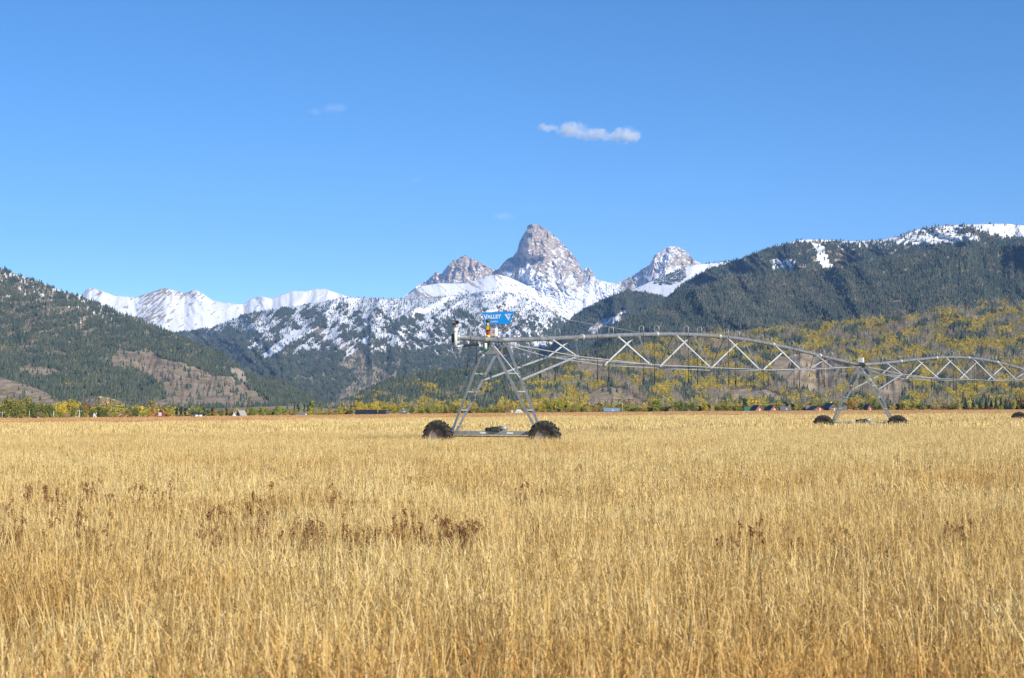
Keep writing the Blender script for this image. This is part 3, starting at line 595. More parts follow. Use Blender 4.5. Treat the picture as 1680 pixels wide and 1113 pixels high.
# ------------------------------------------------------------------ centre pivot irrigation machine
def obj(name, me, parent=None, loc=None, m=None):
    o = bpy.data.objects.new(name, me); LINK(o)
    if parent is not None: o.parent = parent
    if m is not None: o.matrix_local = m
    if loc is not None: o.location = loc
    return o
def thing(name, loc, label, cat, group=None, rz=0):
    o = bpy.data.objects.new(name, None); LINK(o); o.location = loc; o.rotation_euler = (0, 0, rz); o.empty_display_size = .5
    return tag(o, label, cat, group)
M_GALV = mat('galvanised_steel', (.36, .375, .385), .5, .35, var=.22, vscale=9, bump=.08, bscale=60)
M_PIPE = mat('weathered_pipe', (.20, .215, .225), .6, .25, var=.25, vscale=4, bump=.08, bscale=40)
M_WIRE = mat('bright_rod', (.40, .41, .42), .5, .3)
M_BLACK = mat('black_hose', (.018, .018, .02), .55)
M_RUB = mat('tyre_rubber', (.022, .020, .018), .85, rgb2=(.06, .05, .038), vscale=7, bump=.4, bscale=25)
M_RIM = mat('rusty_rim', (.30, .30, .30), .6, .3, rgb2=(.22, .10, .05), vscale=6)
M_BLUE = mat('sign_blue', (.008, .33, .88), .35); M_WHITE = mat('white_print', (.85, .85, .85), .45); M_NAVY = mat('navy_print', (.01, .03, .16), .5)
M_BOX = mat('pale_enamel', (.62, .60, .58), .45, var=.1, vscale=12); M_PINK = mat('faded_label', (.55, .25, .28), .6)
M_RED = mat('red_valve', (.45, .035, .02), .4); M_YEL = mat('yellow_label', (.78, .62, .03), .5); M_DK = mat('dark_fitting', (.06, .065, .05), .5)
M_ORG = mat('orange_collar', (.70, .30, .12), .5); M_GRN = mat('green_hose', (.02, .10, .07), .5); M_BLK2 = mat('dull_blue_nozzle', (.05, .075, .11), .5); M_BLT = mat('blue_nozzle', (.02, .16, .5), .4)
def tube_me(name, pts, r, m, seg=8, r1=None, caps=True):
    V = []; F = []; pts = [Vector(p) for p in pts]; n = len(pts); up = None
    for i, p in enumerate(pts):
        d = (pts[min(i + 1, n - 1)] - pts[max(i - 1, 0)]).normalized()
        if up is None: up = d.orthogonal().normalized()
        else: up = (up - d * up.dot(d)).normalized()
        b = d.cross(up); rr = r if r1 is None else r + (r1 - r) * i / (n - 1)
        for k in range(seg): t = 2 * math.pi * k / seg; V.append(p + (up * math.cos(t) + b * math.sin(t)) * rr)
    for i in range(n - 1):
        for k in range(seg): F.append((i * seg + k, i * seg + (k + 1) % seg, (i + 1) * seg + (k + 1) % seg, (i + 1) * seg + k))
    if caps: F.append(tuple(range(seg - 1, -1, -1))); F.append(tuple(range((n - 1) * seg, n * seg)))
    return mesh_from(name, V, F, [m], smooth=seg > 5)
def bar_me(name, p, q, wa, wb, m, up=(0, 0, 1), angle=False):
    """straight bar, rectangular or L-shaped angle iron"""
    p = Vector(p); q = Vector(q); d = (q - p).normalized(); u = Vector(up); a = d.cross(u)
    if a.length < .01: a = d.orthogonal()
    a.normalize(); b = a.cross(d).normalized()
    if angle:
        t = .008; pr = [(-wa / 2, -wb / 2), (wa / 2, -wb / 2), (wa / 2, -wb / 2 + t), (-wa / 2 + t, -wb / 2 + t), (-wa / 2 + t, wb / 2), (-wa / 2, wb / 2)]
    else: pr = [(-wa / 2, -wb / 2), (wa / 2, -wb / 2), (wa / 2, wb / 2), (-wa / 2, wb / 2)]
    n = len(pr); V = [p + a * x + b * y for x, y in pr] + [q + a * x + b * y for x, y in pr]
    F = [(k, (k + 1) % n, n + (k + 1) % n, n + k) for k in range(n)] + [tuple(range(n - 1, -1, -1)), tuple(range(n, 2 * n))]
    return mesh_from(name, V, F, [m])
def box_me(name, c, sx, sy, sz, m, ax=(1, 0, 0), bev=0):
    """box centred at c; ax is its horizontal x direction"""
    ax = Vector(ax).normalized(); ay = Vector((-ax.y, ax.x, 0)); c = Vector(c); bm = bmesh.new(); bmesh.ops.create_cube(bm, size=1)
    for v in bm.verts: v.co = c + ax * v.co.x * sx + ay * v.co.y * sy + Vector((0, 0, v.co.z * sz))
    if bev: bmesh.ops.bevel(bm, geom=bm.edges[:], offset=bev, segments=2, profile=.6, affect='EDGES')
    me = bpy.data.meshes.new(name); bm.to_mesh(me); bm.free(); me.materials.append(m); return me
T1 = Vector((-.63, 53.8, 0)); E_1 = Vector((.507, .862, 0)).normalized(); SPAN = 37.7
T2 = T1 + E_1 * SPAN; E_2 = Vector((.54, .842, 0)).normalized(); T3 = T2 + E_2 * SPAN
def right(e): return Vector((e.y, -e.x, 0))
machine = thing('irrigation_machine', (T1.x, T1.y, 0), 'long galvanised centre pivot sprinkler on wheeled towers with a blue sign', 'sprinkler machine')
def mo(name, me, parent=None):      # world-space mesh as a part
    o = bpy.data.objects.new(name, me); LINK(o); o.parent = parent or machine
    if parent is None: o.matrix_parent_inverse = Matrix.Translation(-Vector(machine.location))
    return o
Z_PIPE = 3.80
def pipe_z(s, g0, g1):
    t = s / SPAN; base = Z_PIPE + g0 + (g1 - g0) * t
    a = 1 - (2 * t - 1) ** 2; c = (1 - math.cos(2 * math.pi * t)) / 2
    return base + .82 * (.5 * a + .5 * c)
def sprinkler(parent, P, zp, side, u, zb, lean=0):
    """gooseneck with its drop hose"""
    pts = [P + Vector((0, 0, zp + .06)), P + Vector((0, 0, zp + .26))]
    for k in range(1, 6):
        a = math.pi * k / 6; pts.append(P + u * side * (.1 - .1 * math.cos(a)) + Vector((0, 0, zp + .26 + .09 * math.sin(a))))
    pts += [P + u * side * .2 + Vector((0, 0, zp + .26)), P + u * side * .2 + Vector((0, 0, zp + .02))]
    g = mo('gooseneck', tube_me('gooseneck', pts, .0145, M_WIRE, 6))
    q = P + u * side * .2; b = q + E_1 * lean + Vector((0, 0, zb))
    h = mo('drop_hose', tube_me('drop_hose', [q + Vector((0, 0, zp + .03)), (q + Vector((0, 0, zp)) + b) / 2, b + Vector((0, 0, .22))], .0125, M_BLACK, 6))
    mo('hose_weight', tube_me('hose_weight', [b + Vector((0, 0, .24)), b + Vector((0, 0, .08))], .028, M_BLACK, 8), h)
    mo('spray_nozzle', tube_me('spray_nozzle', [b + Vector((0, 0, .08)), b + Vector((0, 0, .03)), b + Vector((0, 0, .028)), b], .02, M_BLT if lean else M_BLK2, 8, .03), h)
def build_span(TA, e, g0, g1, z_drop):
    u = right(e); N = 40
    def W(s, lat, z): p = TA + e * s + u * lat; p.z = z; return p
    pts = [W(.55 + (SPAN - 1.1) * k / N, 0, pipe_z(.55 + (SPAN - 1.1) * k / N, g0, g1)) for k in range(N + 1)]
    mo('span_pipe', tube_me('span_pipe', pts, .084, M_PIPE, 14))
    for k in range(1, 6):        # bolted pipe flanges
        s = SPAN * k / 6; z = pipe_z(s, g0, g1); mo('pipe_flange', tube_me('pipe_flange', [W(s - .035, 0, z), W(s + .035, 0, z)], .125, M_GALV, 12))
    st = [4.8, 9.95, 15.2, 20.5, 26.2, 31.7]; wd = [.60, .99, 1.17, 1.2, .97, .60]; dp = [.66, 1.14, 1.37, 1.4, 1.12, .60]
    nodes = []
    for s, w_, d_ in zip(st, wd, dp):
        z = pipe_z(s, g0, g1); zn = z - d_; Fn = W(s, -w_, zn); Nn = W(s, w_, zn); nodes.append((Fn, Nn)); dl = .88 if s > 9 else .84
        for q in (Fn, Nn):
            for sg in (-1, 1):
                side = -.09 if q is Fn else .09
                if (q is Fn) == (sg > 0): mo('truss_brace', bar_me('truss_brace', W(s + sg * dl, side, pipe_z(s + sg * dl, g0, g1) - .05), q, .06, .06, M_GALV, angle=True))
                else: mo('truss_brace', bar_me('truss_brace', W(s + sg * dl, side, pipe_z(s + sg * dl, g0, g1) - .05), q, .035, .035, M_GALV, angle=True))
        mo('cross_strut', bar_me('cross_strut', Fn, Nn, .055, .055, M_GALV, angle=True))
        for q in (Fn, Nn): mo('truss_node', box_me('truss_node', q, .1, .1, .1, M_GALV, u, .02))
        for sg in (-1, 1): mo('clamp_plate', box_me('clamp_plate', W(s + sg * dl, 0, pipe_z(s + sg * dl, g0, g1) - .09), .26, .14, .03, M_GALV, u))
    for lat in (0, 1):
        sd = -1 if lat == 0 else 1
        chain = [W(.75, sd * .12, pipe_z(.75, g0, g1) - .12)] + [n[lat] for n in nodes] + [W(SPAN - .4, sd * .12, pipe_z(SPAN - .4, g0, g1) - .12)]
        for a, b in zip(chain[:-1], chain[1:]): mo('truss_rod', bar_me('truss_rod', a, b, .026, .026, M_WIRE))
    a, b = nodes[0], nodes[1]
    mo('truss_rod', bar_me('truss_rod', a[0], b[1], .018, .018, M_WIRE)); mo('truss_rod', bar_me('truss_rod', W(.75, 0, pipe_z(.75, g0, g1) - .15), a[1], .016, .016, M_WIRE))
    for k, s in enumerate([2.8, 4.6, 7.1, 8.8, 11.0, 12.8, 15.2, 17.0, 19.4, 21.1, 23.4, 25.0, 27.3, 29.1, 31.5, 33.3, 35.4]):
        P = W(s, 0, 0); sprinkler(machine, P, pipe_z(s, g0, g1), 1 if k % 2 == 0 else -1, u, z_drop + (g1 - g0) * s / SPAN + random.uniform(-.04, .04))
    return nodes
def wheel(C_, e, R=.57, Wd=.29, rs=0):
    """C_ hub centre, e axle direction"""
    Rn = random.Random(rs); u = right(e); root = bpy.data.objects.new('wheel', None); LINK(root); root.parent = machine
    root.matrix_parent_inverse = Matrix.Translation(-Vector(machine.location)); root.location = C_
    M = Matrix((( u.x, e.x, 0), (u.y, e.y, 0), (0, 0, 1))).to_4x4()   # local x along travel, y along axle
    def part(n, me): o = bpy.data.objects.new(n, me); LINK(o); o.parent = root; o.matrix_local = M; return o
    prof = [(.30, .42), (.38, .50), (.47, .52), (.535 / .57 * R - .02, .47), (R - .035, .30), (R - .025, 0), (R - .035, -.30), (R - .055, -.47), (.47, -.52), (.38, -.50), (.30, -.42)]
    seg = 40; V = []; F = []
    for i in range(seg):
        a = 2 * math.pi * i / seg
        for r, t in prof: V.append((r * math.cos(a), t * Wd, r * math.sin(a)))
    n = len(prof)
    for i in range(seg):
        for k in range(n - 1): a = i * n + k; b = ((i + 1) % seg) * n + k; F.append((a, b, b + 1, a + 1))
    ty = part('tyre', mesh_from('tyre', V, F, [M_RUB], smooth=True))
    V = []; F = []; NL = 19                                       # chevron lugs, alternating sides
    for i in range(NL * 2):
        a = 2 * math.pi * i / (NL * 2); sd = 1 if i % 2 else -1; row = []
        for (t, r0, r1, da) in ((.0, R - .05, R + .022, .0), (.30, R - .06, R + .018, .09), (.50, R - .10, R - .015, .15), (.545, .43, .455, .17)):
            hw = .036 + .010 * (t > .2)
            for sgn in (-1, 1):
                for r in (r0, r1):
                    aa_ = a + da + sgn * hw; row.append((r * math.cos(aa_), sd * t * Wd, r * math.sin(aa_)))
        b = len(V); V += row
        for k in range(3):
            p = b + 4 * k; q = p + 4; F += [(p, p + 1, q + 1, q), (p + 1, p + 3, q + 3, q + 1), (p + 3, p + 2, q + 2, q + 3)]
        F += [(b, b + 2, b + 3, b + 1), (b + 12, b + 13, b + 15, b + 14)]
    part('tread_lugs', mesh_from('tread_lugs', V, F, [M_RUB]))
    V = []; F = []; pr = [(.31, .40), (.29, .34), (.27, .20), (.10, .12), (.10, .22), (.0, .22)]; pr = pr + [(.0, -.1), (.1, -.1), (.27, -.2), (.29, -.34), (.31, -.40)]
    n = len(pr)
    for i in range(24):
        a = 2 * math.pi * i / 24
        for r, t in pr: V.append((r * math.cos(a), t * Wd, r * math.sin(a)))
    for i in range(24):
        for k in range(n - 1): a = i * n + k; b = ((i + 1) % 24) * n + k; F.append((a, b, b + 1, a + 1))
    part('rim', mesh_from('rim', V, F, [M_RIM]))
    return root
def build_tower(T, e, g, first=False, rs=0):
    u = right(e); zp = Z_PIPE + g
    def W(s, lat, z): p = T + e * s + u * lat; p.z = z; return p
    legs = {}
    for sd in (-1, 1):
        for s0, s1 in ((-.25, .12), (.75, .38)):
            top = W(s0, sd * .13, zp - .14); bot = W(s1, sd * 1.66, g + .74); legs[(sd, s0)] = (top, bot)
            mo('tower_leg', bar_me('tower_leg', top, bot, .095, .095, M_GALV, up=e, angle=True))
        for zz in (2.70, 2.10, 1.49, .98):
            def at(s0): a, b = legs[(sd, s0)]; t = (a.z - (zz + g)) / (a.z - b.z); return a + (b - a) * t
            mo('tower_rung', bar_me('tower_rung', at(-.25), at(.75), .045, .045, M_GALV, angle=True))
    for s0 in (-.27, .77):
        V = [W(s0, -.16, zp - .08), W(s0, .16, zp - .08), W(s0, .33, zp - .46), W(s0, -.33, zp - .46)]; V += [v + e * .012 for v in V]
        mo('top_plate', mesh_from('top_plate', V, [(0, 1, 2, 3), (7, 6, 5, 4), (0, 4, 5, 1), (1, 5, 6, 2), (2, 6, 7, 3), (3, 7, 4, 0)], [M_GALV]))
    mo('tower_strut', bar_me('tower_strut', W(-.2, .1, zp - .12), legs[(1, .75)][0].lerp(legs[(1, .75)][1], .40), .03, .03, M_GALV, angle=True))
    mo('tower_strut', bar_me('tower_strut', W(-.2, -.1, zp - .12), legs[(-1, .75)][0].lerp(legs[(-1, .75)][1], .40), .03, .03, M_GALV, angle=True))
    bb = mo('base_beam', box_me('base_beam', W(.12, 0, g + .73), 3.75, .13, .13, M_GALV, u, .008))
    for lt, wd_ in ((-.42, .2), (.62, .24)): mo('white_label', box_me('white_label', W(.12 - .068, lt, g + .735), wd_, .004, .06, M_WHITE, u), bb)
    mt = mo('drive_motor', box_me('drive_motor', W(.10, .08, g + .86), .34, .22, .17, M_DK, u, .03))
    mo('motor_cap', tube_me('motor_cap', [W(.10, .20, g + .9), W(.10, .46, g + .88)], .075, M_GALV, 12), mt)
    mo('motor_housing', tube_me('motor_housing', [W(.10, -.32, g + .84), W(.10, -.05, g + .84)], .075, M_DK, 12), mt)
    mo('drive_shaft', tube_me('drive_shaft', [W(-.0, -1.85, g + .62), W(-.0, 1.85, g + .62)], .022, M_DK, 6))
    for sd in (-1, 1):
        mo('wheel_gearbox', box_me('wheel_gearbox', W(.02, sd * 1.98, g + .60), .3, .2, .28, M_DK, u, .04))
        wheel(W(-.16, sd * 2.05, g + .57), e, rs=rs + sd)
    # hump joint and control box on the pipe
    mo('pipe_joint', tube_me('pipe_joint', [W(-.6, 0, zp + .005), W(.0, 0, zp + .01), W(.6, 0, zp + .005)], .088, M_BLACK if not first else M_PIPE, 14))
    bx = mo('control_box', box_me('control_box', W(.02, .0 if first else .02, zp + .26), .27, .17, .26, M_BOX, u, .012))
    mo('box_bracket', bar_me('box_bracket', W(.02, 0, zp + .02), W(.02, 0, zp + .15), .05, .03, M_GALV), bx)
    if first: mo('box_label', box_me('box_label', W(.02 - .088, .07, zp + .28), .07, .004, .10, M_PINK, u), bx)
    mo('cable_loop', tube_me('cable_loop', [W(.1, .1, zp + .15), W(.0, .2, zp - .0), W(.1, .22, zp - .25), W(.3, .1, zp - .35), W(.5, -.1, zp - .2), W(.6, -.12, zp)], .014, M_BLACK, 6))
    cl = legs[(-1, .75)]; pts = [W(.2, -.1, zp - .2), cl[0].lerp(cl[1], .12), cl[0].lerp(cl[1], .3) + Vector((-.05, 0, 0)), cl[0].lerp(cl[1], .42) + Vector((.03, 0, 0))]
    mo('power_cable', tube_me('power_cable', pts, .016, M_BLACK, 6))
    return legs
g2 = float(gz(T2.x)) - .05; g3 = float(gz(T3.x)) - .05
nd1 = build_span(T1, E_1, 0, g2, 2.52); nd2 = build_span(T2, E_2, g2, g3, 2.52 + g2)
lg1 = build_tower(T1, E_1, 0, True, 1); lg2 = build_tower(T2, E_2, g2, False, 5); lg3 = build_tower(T3, E_2, g3, False, 9)
for lg, nd in ((lg1, nd1), (lg2, nd2)):
    for sd, k in ((1, 1), (-1, 0)):
        a, b = lg[(sd, .75)]; mo('tower_strut', bar_me('tower_strut', a.lerp(b, .40) + Vector((0, 0, 0)), nd[0][k], .055, .055, M_GALV, angle=True))
# overhang with end gun on the first tower
u1 = right(E_1)
def W1(s, lat, z): p = T1 + E_1 * s + u1 * lat; p.z = z; return p
oh = mo('overhang_pipe', tube_me('overhang_pipe', [W1(-2.2, 0, 3.82), W1(-.55, 0, 3.80)], .084, M_PIPE, 14))
mo('pipe_flange', tube_me('pipe_flange', [W1(-2.24, 0, 3.82), W1(-2.19, 0, 3.82)], .12, M_GALV, 12))
sprinkler(machine, W1(-1.72, 0, 0), 3.815, 1, u1, 2.50, -.25); sprinkler(machine, W1(-.55, -.1, 0), 3.76, -1, u1, 2.95, .0)
eg = mo('end_gun', tube_me('end_gun', [W1(-2.3, 0, 3.52), W1(-2.3, 0, 3.97)], .052, M_BOX, 10))
mo('elbow', tube_me('elbow', [W1(-2.3, -.02, 3.56), W1(-2.3, .05, 3.50), W1(-2.2, .12, 3.52), W1(-2.12, .14, 3.56)], .05, M_GALV, 10), eg)
mo('collar', tube_me('collar', [W1(-2.3, 0, 3.97), W1(-2.3, 0, 4.09)], .062, M_WHITE, 12), eg)
mo('collar_ring', tube_me('collar_ring', [W1(-2.3, 0, 4.09), W1(-2.3, 0, 4.13)], .068, M_ORG, 12), eg)
mo('gun_barrel', tube_me('gun_barrel', [W1(-2.3, 0, 4.12), W1(-2.31, -.01, 4.2), W1(-2.30, .02, 4.30), W1(-2.34, -.10, 4.34)], .028, M_DK, 8, .02), eg)
mo('gun_arm', bar_me('gun_arm', W1(-2.28, -.13, 4.22), W1(-2.32, .13, 4.27), .04, .05, M_BLACK), eg)
mo('gun_arm', bar_me('gun_arm', W1(-2.3, .0, 4.26), W1(-2.32, -.02, 4.40), .05, .05, M_BLACK), eg)
mo('gun_spoon', box_me('gun_spoon', W1(-2.3, .05, 4.31), .11, .05, .06, M_BLACK, u1, .01), eg)
mo('valve_body', box_me('valve_body', W1(-2.28, -.10, 3.78), .09, .1, .28, M_BLACK, u1, .03), eg)
mo('supply_hose', tube_me('supply_hose', [W1(-2.15, .12, 3.56), W1(-1.8, .10, 3.55), W1(-1.3, .08, 3.60), W1(-.98, .04, 3.61)], .04, M_BLACK, 8))
hc = mo('hose_coupling', tube_me('hose_coupling', [W1(-.98, .04, 3.61), W1(-.86, .03, 3.57)], .052, M_BOX, 8))
mo('supply_hose', tube_me('supply_hose', [W1(-.86, .03, 3.58), W1(-.68, .02, 3.48), W1(-.48, .0, 3.44), W1(-.30, .0, 3.50), W1(-.2, .0, 3.66), W1(-.22, .0, 3.84)], .034, M_GRN, 8))
mo('hose_coupling', tube_me('hose_coupling', [W1(-.46, 0, 3.50), W1(-.46, 0, 3.68)], .045, M_WHITE, 8))
bc = mo('booster_valve', tube_me('booster_valve', [W1(-.30, 0, 3.84), W1(-.30, 0, 3.96)], .05, M_YEL, 10))
mo('red_housing', box_me('red_housing', W1(-.30, -.01, 4.03), .12, .11, .14, M_RED, u1, .03), bc)
mo('cylinder', tube_me('cylinder', [W1(-.30, 0, 4.09), W1(-.30, 0, 4.42)], .072, M_DK, 14), bc)
mo('cap', tube_me('cap', [W1(-.30, 0, 4.41), W1(-.30, 0, 4.45), W1(-.30, 0, 4.47)], .092, M_DK, 14, .05), bc)
mo('yellow_label', box_me('yellow_label', W1(-.375, .03, 4.19), .10, .006, .13, M_YEL, u1), bc)
mo('white_label', box_me('white_label', W1(-.375, .03, 4.31), .06, .006, .08, M_WHITE, u1), bc)
mo('black_valve', box_me('black_valve', W1(-.34, .02, 3.72), .12, .12, .2, M_BLACK, u1, .03), bc)
# sign
SS_ = .30
fr = mo('sign_frame', bar_me('sign_frame', W1(SS_ + .02, -.84, 4.74), W1(SS_ + .02, .86, 4.74), .03, .03, M_GALV))
for sd in (-1, 1): mo('frame_post', bar_me('frame_post', W1(SS_ + .02, sd * .84, 4.75), W1(SS_ + .02, sd * .08, 3.86), .035, .03, M_GALV, angle=True), fr)
mo('frame_brace', bar_me('frame_brace', W1(SS_ + .04, .50, 4.36), W1(SS_ + .04, -.20, 3.99), .022, .022, M_GALV), fr)
mo('frame_brace', bar_me('frame_brace', W1(SS_ + .06, -.44, 4.34), W1(SS_ + .06, .26, 4.03), .022, .022, M_GALV), fr)
cn = [(-.58, 4.745), (.61, 4.745), (.63, 4.72), (.49, 4.37), (.46, 4.345), (-.36, 4.345), (-.47, 4.40), (-.59, 4.62)]
V = [W1(SS_ - .012, a, b) for a, b in cn]; V += [v + E_1 * .014 for v in V]; n = len(cn)
sg = mo('sign_panel', mesh_from('sign_panel', V, [tuple(range(n)), tuple(range(2 * n - 1, n - 1, -1))] + [(k, n + k, n + (k + 1) % n, (k + 1) % n) for k in range(n)], [M_BLUE]))
def lettering(txt, lat, z, size, bold, wide=1.0):
    c = bpy.data.curves.new('lettering', 'FONT'); c.body = txt; c.size = size; c.offset = bold; c.extrude = .002; c.space_character = 1.08; c.align_x = 'LEFT'; c.align_y = 'CENTER'; c.materials.append(M_WHITE)
    o = bpy.data.objects.new('lettering', c); LINK(o)
    m = Matrix((( u1.x, 0, -E_1.x, 0), (u1.y, 0, -E_1.y, 0), (0, 1, 0, 0), (0, 0, 0, 1))); p = W1(SS_ - .017, lat, z)
    o.matrix_world = Matrix.Translation(p) @ m @ Matrix.Diagonal((wide, 1, 1, 1))
    dg = bpy.context.evaluated_depsgraph_get(); me = bpy.data.meshes.new_from_object(o.evaluated_get(dg)); mw = o.matrix_world.copy(); bpy.data.objects.remove(o)
    me.transform(mw); me.name = 'lettering'; return mo('lettering', me, sg)
lettering('V', -.53, 4.585, .22, .009, 1.05); lettering('ALLEY', -.385, 4.59, .175, .008, 1.0); lettering('8000 series', -.42, 4.432, .085, .003, 1.0)
def flat(name, pts, m, off=.018):
    V = [W1(SS_ - off, a, b) for a, b in pts]; V += [v + E_1 * .003 for v in V]; n = len(pts)
    mo(name, mesh_from(name, V, [tuple(range(n)), tuple(range(2 * n - 1, n - 1, -1))] + [(k, n + k, n + (k + 1) % n, (k + 1) % n) for k in range(n)], [m]), sg)
flat('logo', [(.27, 4.665), (.36, 4.665), (.425, 4.54), (.475, 4.62), (.55, 4.665), (.52, 4.62), (.425, 4.455)], M_WHITE)
flat('logo', [(.385, 4.675), (.535, 4.675), (.50, 4.655), (.45, 4.64), (.425, 4.60)], M_WHITE)
flat('logo', [(.50, 4.61), (.60, 4.645), (.58, 4.615), (.50, 4.585)], M_NAVY, .022)
# thin guy wires in front of the far ridges
mo('guy_wire', bar_me('guy_wire', W1(SS_ + .1, .84, 4.74), W1(11, 0, pipe_z(11, 0, g2) + .10), .008, .008, M_WIRE))
for pr_ in [c for c in bpy.data.objects if c.parent and c.parent is not machine and c.parent.parent is machine and c.parent.name.split('.')[0] != 'wheel']:
    pr_.matrix_parent_inverse = Matrix.Identity(4)
# ------------------------------------------------------------------ dock weeds
def dock(px, top, d, k, label):
    x, y, z = [float(a) for a in PT(px, top, d)]; g = float(gz(x)); S, Hd = dock_geo(900 + k, 1.0); sc = (z - g)
    t = thing('dock_weed', (x, y, g), label, 'weed', 'dried dock weeds in the grain'); t.scale = (.9, .9, sc * .95); t.rotation_euler[2] = random.uniform(-.6, .6)
    obj('stem', mesh_from('stem', S[0], S[1], [M_DOCK]), t); obj('seed_head', mesh_from('seed_head', Hd[0], Hd[1], [M_DOCK]), t)
DK = [(33, 807, 12.9), (47, 778, 17), (72, 782, 16.5), (78, 813, 12.6), (102, 793, 15), (130, 812, 12.6), (138, 776, 17.2), (152, 772, 17.6), (182, 826, 12), (227, 783, 16.2), (273, 778, 17), (357, 817, 12.5), (413, 798, 14.5),
      (448, 783, 16.4), (423, 819, 12.4), (513, 823, 12.2), (548, 787, 16), (563, 823, 12.2), (660, 826, 12), (728, 826, 12), (772, 826, 12), (857, 784, 16.5), (1213, 841, 11.2), (1238, 839, 11.3)]
wheres = ['at the far left, front row', 'far left in the back row', 'left of the pair in the back row', 'far left beside the dark brown patch', 'alone between the two rows at left', 'tallest of the brown patch at left', 'left one of the hooked pair at the back',
          'right one of the hooked pair at the back', 'low one right of the brown patch at left', 'curled over in the back row', 'hooked, right end of the left back row', 'at the left end of the long brown band', 'between the rows above the brown band',
          'looped top, back row above the band', 'in the left half of the brown band', 'in the middle of the brown band', 'single one behind the middle of the band', 'just right of the band middle', 'dark one in the right half of the band', 'second from the right end of the band',
          'at the right end of the brown band', 'hooked, alone below the big right wheel', 'left one of the lone pair at the right', 'right one of the lone pair at the right']
for k, ((a, b, c), wh) in enumerate(zip(DK, wheres)): dock(a, b, c, k, 'brown dried dock weed ' + wh)
def dock_mass():
    ms = []
    for k in range(6):
        S, Hd = dock_geo(950 + k, 1.0); V = S[0] + Hd[0]; F = S[1] + [tuple(i + len(S[0]) for i in f) for f in Hd[1]]; ms.append(mesh_from('dock_stand_%d' % k, V, F, [M_DOCK]))
    r = np.random.default_rng(77); n = 6000; px = r.uniform(-100, 1780, n); y = r.uniform(9.5, 30, n); x = (px - 840) / FPX * y
    w_ = np.exp(-((y - 12.7) / .9) ** 2) * (.25 + .75 * (px < 800)) * (.3 + .7 * ss(-.1, .3, fbm(px / 60, y / 3, 2, 5))) + .35 * np.exp(-((y - 16.8) / 1.2) ** 2) * (px < 620) + .02 * np.exp(-((y - 12.5) / 1.2) ** 2) * (px > 1150) + .006
    k = r.random(n) < w_ * .62; x = x[k]; y = y[k]; n = len(x)
    print('dock mass', n)
    scatter('dock_weed_stand', np.stack([x, y, gz(x)], -1), np.stack([r.normal(0, .1, n), r.normal(0, .1, n), r.uniform(0, 6.3, n)], -1), np.stack([.9 + 0 * x, .9 + 0 * x, r.uniform(.50, .65, n)], -1), 0 * x, r.integers(0, 6, n), ms, 'low brown dock weeds growing through the grain in bands')
dock_mass()

# ------------------------------------------------------------------ trees and shrubs beyond the field
COLS = dict(green=((.11, .15, .04), (.19, .21, .06)), olive=((.21, .21, .05), (.33, .29, .07)), yellow=((.58, .42, .05), (.42, .36, .06)), lime=((.33, .33, .05), (.20, .24, .045)), orange=((.50, .24, .04), (.42, .28, .07)),
            tan=((.34, .24, .13), (.27, .22, .10)), maroon=((.20, .055, .04), (.26, .11, .06)), rust=((.38, .17, .06), (.30, .20, .08)), dark=((.035, .05, .03), (.06, .08, .035)), bluish=((.03, .05, .04), (.05, .075, .045)))
CM = {k: mat(k + '_foliage', a, .8, rgb2=b, vscale=3.0, spec=.1, obrand=.18, trans=.2) for k, (a, b) in COLS.items()}
def crown_mesh(kind, k):
    R = random.Random(5000 + k + hash_kind[kind]); V = []; F = []
    if kind == 'broad':
        for i in range(12): leaf_cloud(V, F, (R.uniform(-.24, .24), R.uniform(-.24, .24), .2 + .62 * i / 11), R.uniform(.15, .24), R.uniform(.15, .24), R.uniform(.13, .2), 58, .044, R, .35)
    elif kind == 'tall':
        for i in range(8): leaf_cloud(V, F, (R.uniform(-.07, .07), R.uniform(-.07, .07), .22 + .085 * i), R.uniform(.08, .15) * (1 - i * .07), .12 * (1 - i * .07), .12, 60, .036, R, .3)
    elif kind == 'shrub':
        for _ in range(8): leaf_cloud(V, F, (R.uniform(-.55, .55), R.uniform(-.4, .4), R.uniform(.25, .62)), R.uniform(.3, .45), R.uniform(.3, .4), R.uniform(.25, .4), 60, .10, R, .35)
    V = [(v[0], v[1], max(v[2], .01)) for v in V]
    return mesh_from('crown', V, F, [CM['green']])
hash_kind = dict(broad=0, tall=100, shrub=200)
CR = {k: [crown_mesh(k, i) for i in range(5)] for k in hash_kind}
def trunk_mesh(h, sp, k):
    R = random.Random(k); V = []; F = []; tube(V, F, (0, 0, 0), (R.uniform(-.02, .02), 0, h), .022, .012, 6)
    for _ in range(5): a = R.uniform(0, 6.28); tube(V, F, (0, 0, h * R.uniform(.5, .95)), (sp * math.cos(a), sp * math.sin(a), h + R.uniform(.08, .3)), .010, .004, 4)
    return mesh_from('trunk', V, F, [M_BARK])
TRU = {'broad': [trunk_mesh(.4, .16, k) for k in range(3)], 'tall': [trunk_mesh(.5, .07, k) for k in range(3)], 'shrub': [trunk_mesh(.2, .3, k) for k in range(3)]}
con_big = []
for k in range(4):
    V, F = conifer_geo(1.0, .25, 10, 12, 70 + k, .2); con_big.append(mesh_from('crown', V, F, [CM['dark']]))
con_tr = mesh_from('trunk', *(lambda V, F: (tube(V, F, (0, 0, -.02), (0, 0, .5), .02, .01, 6), (V, F))[1])([], []), [M_BARK])
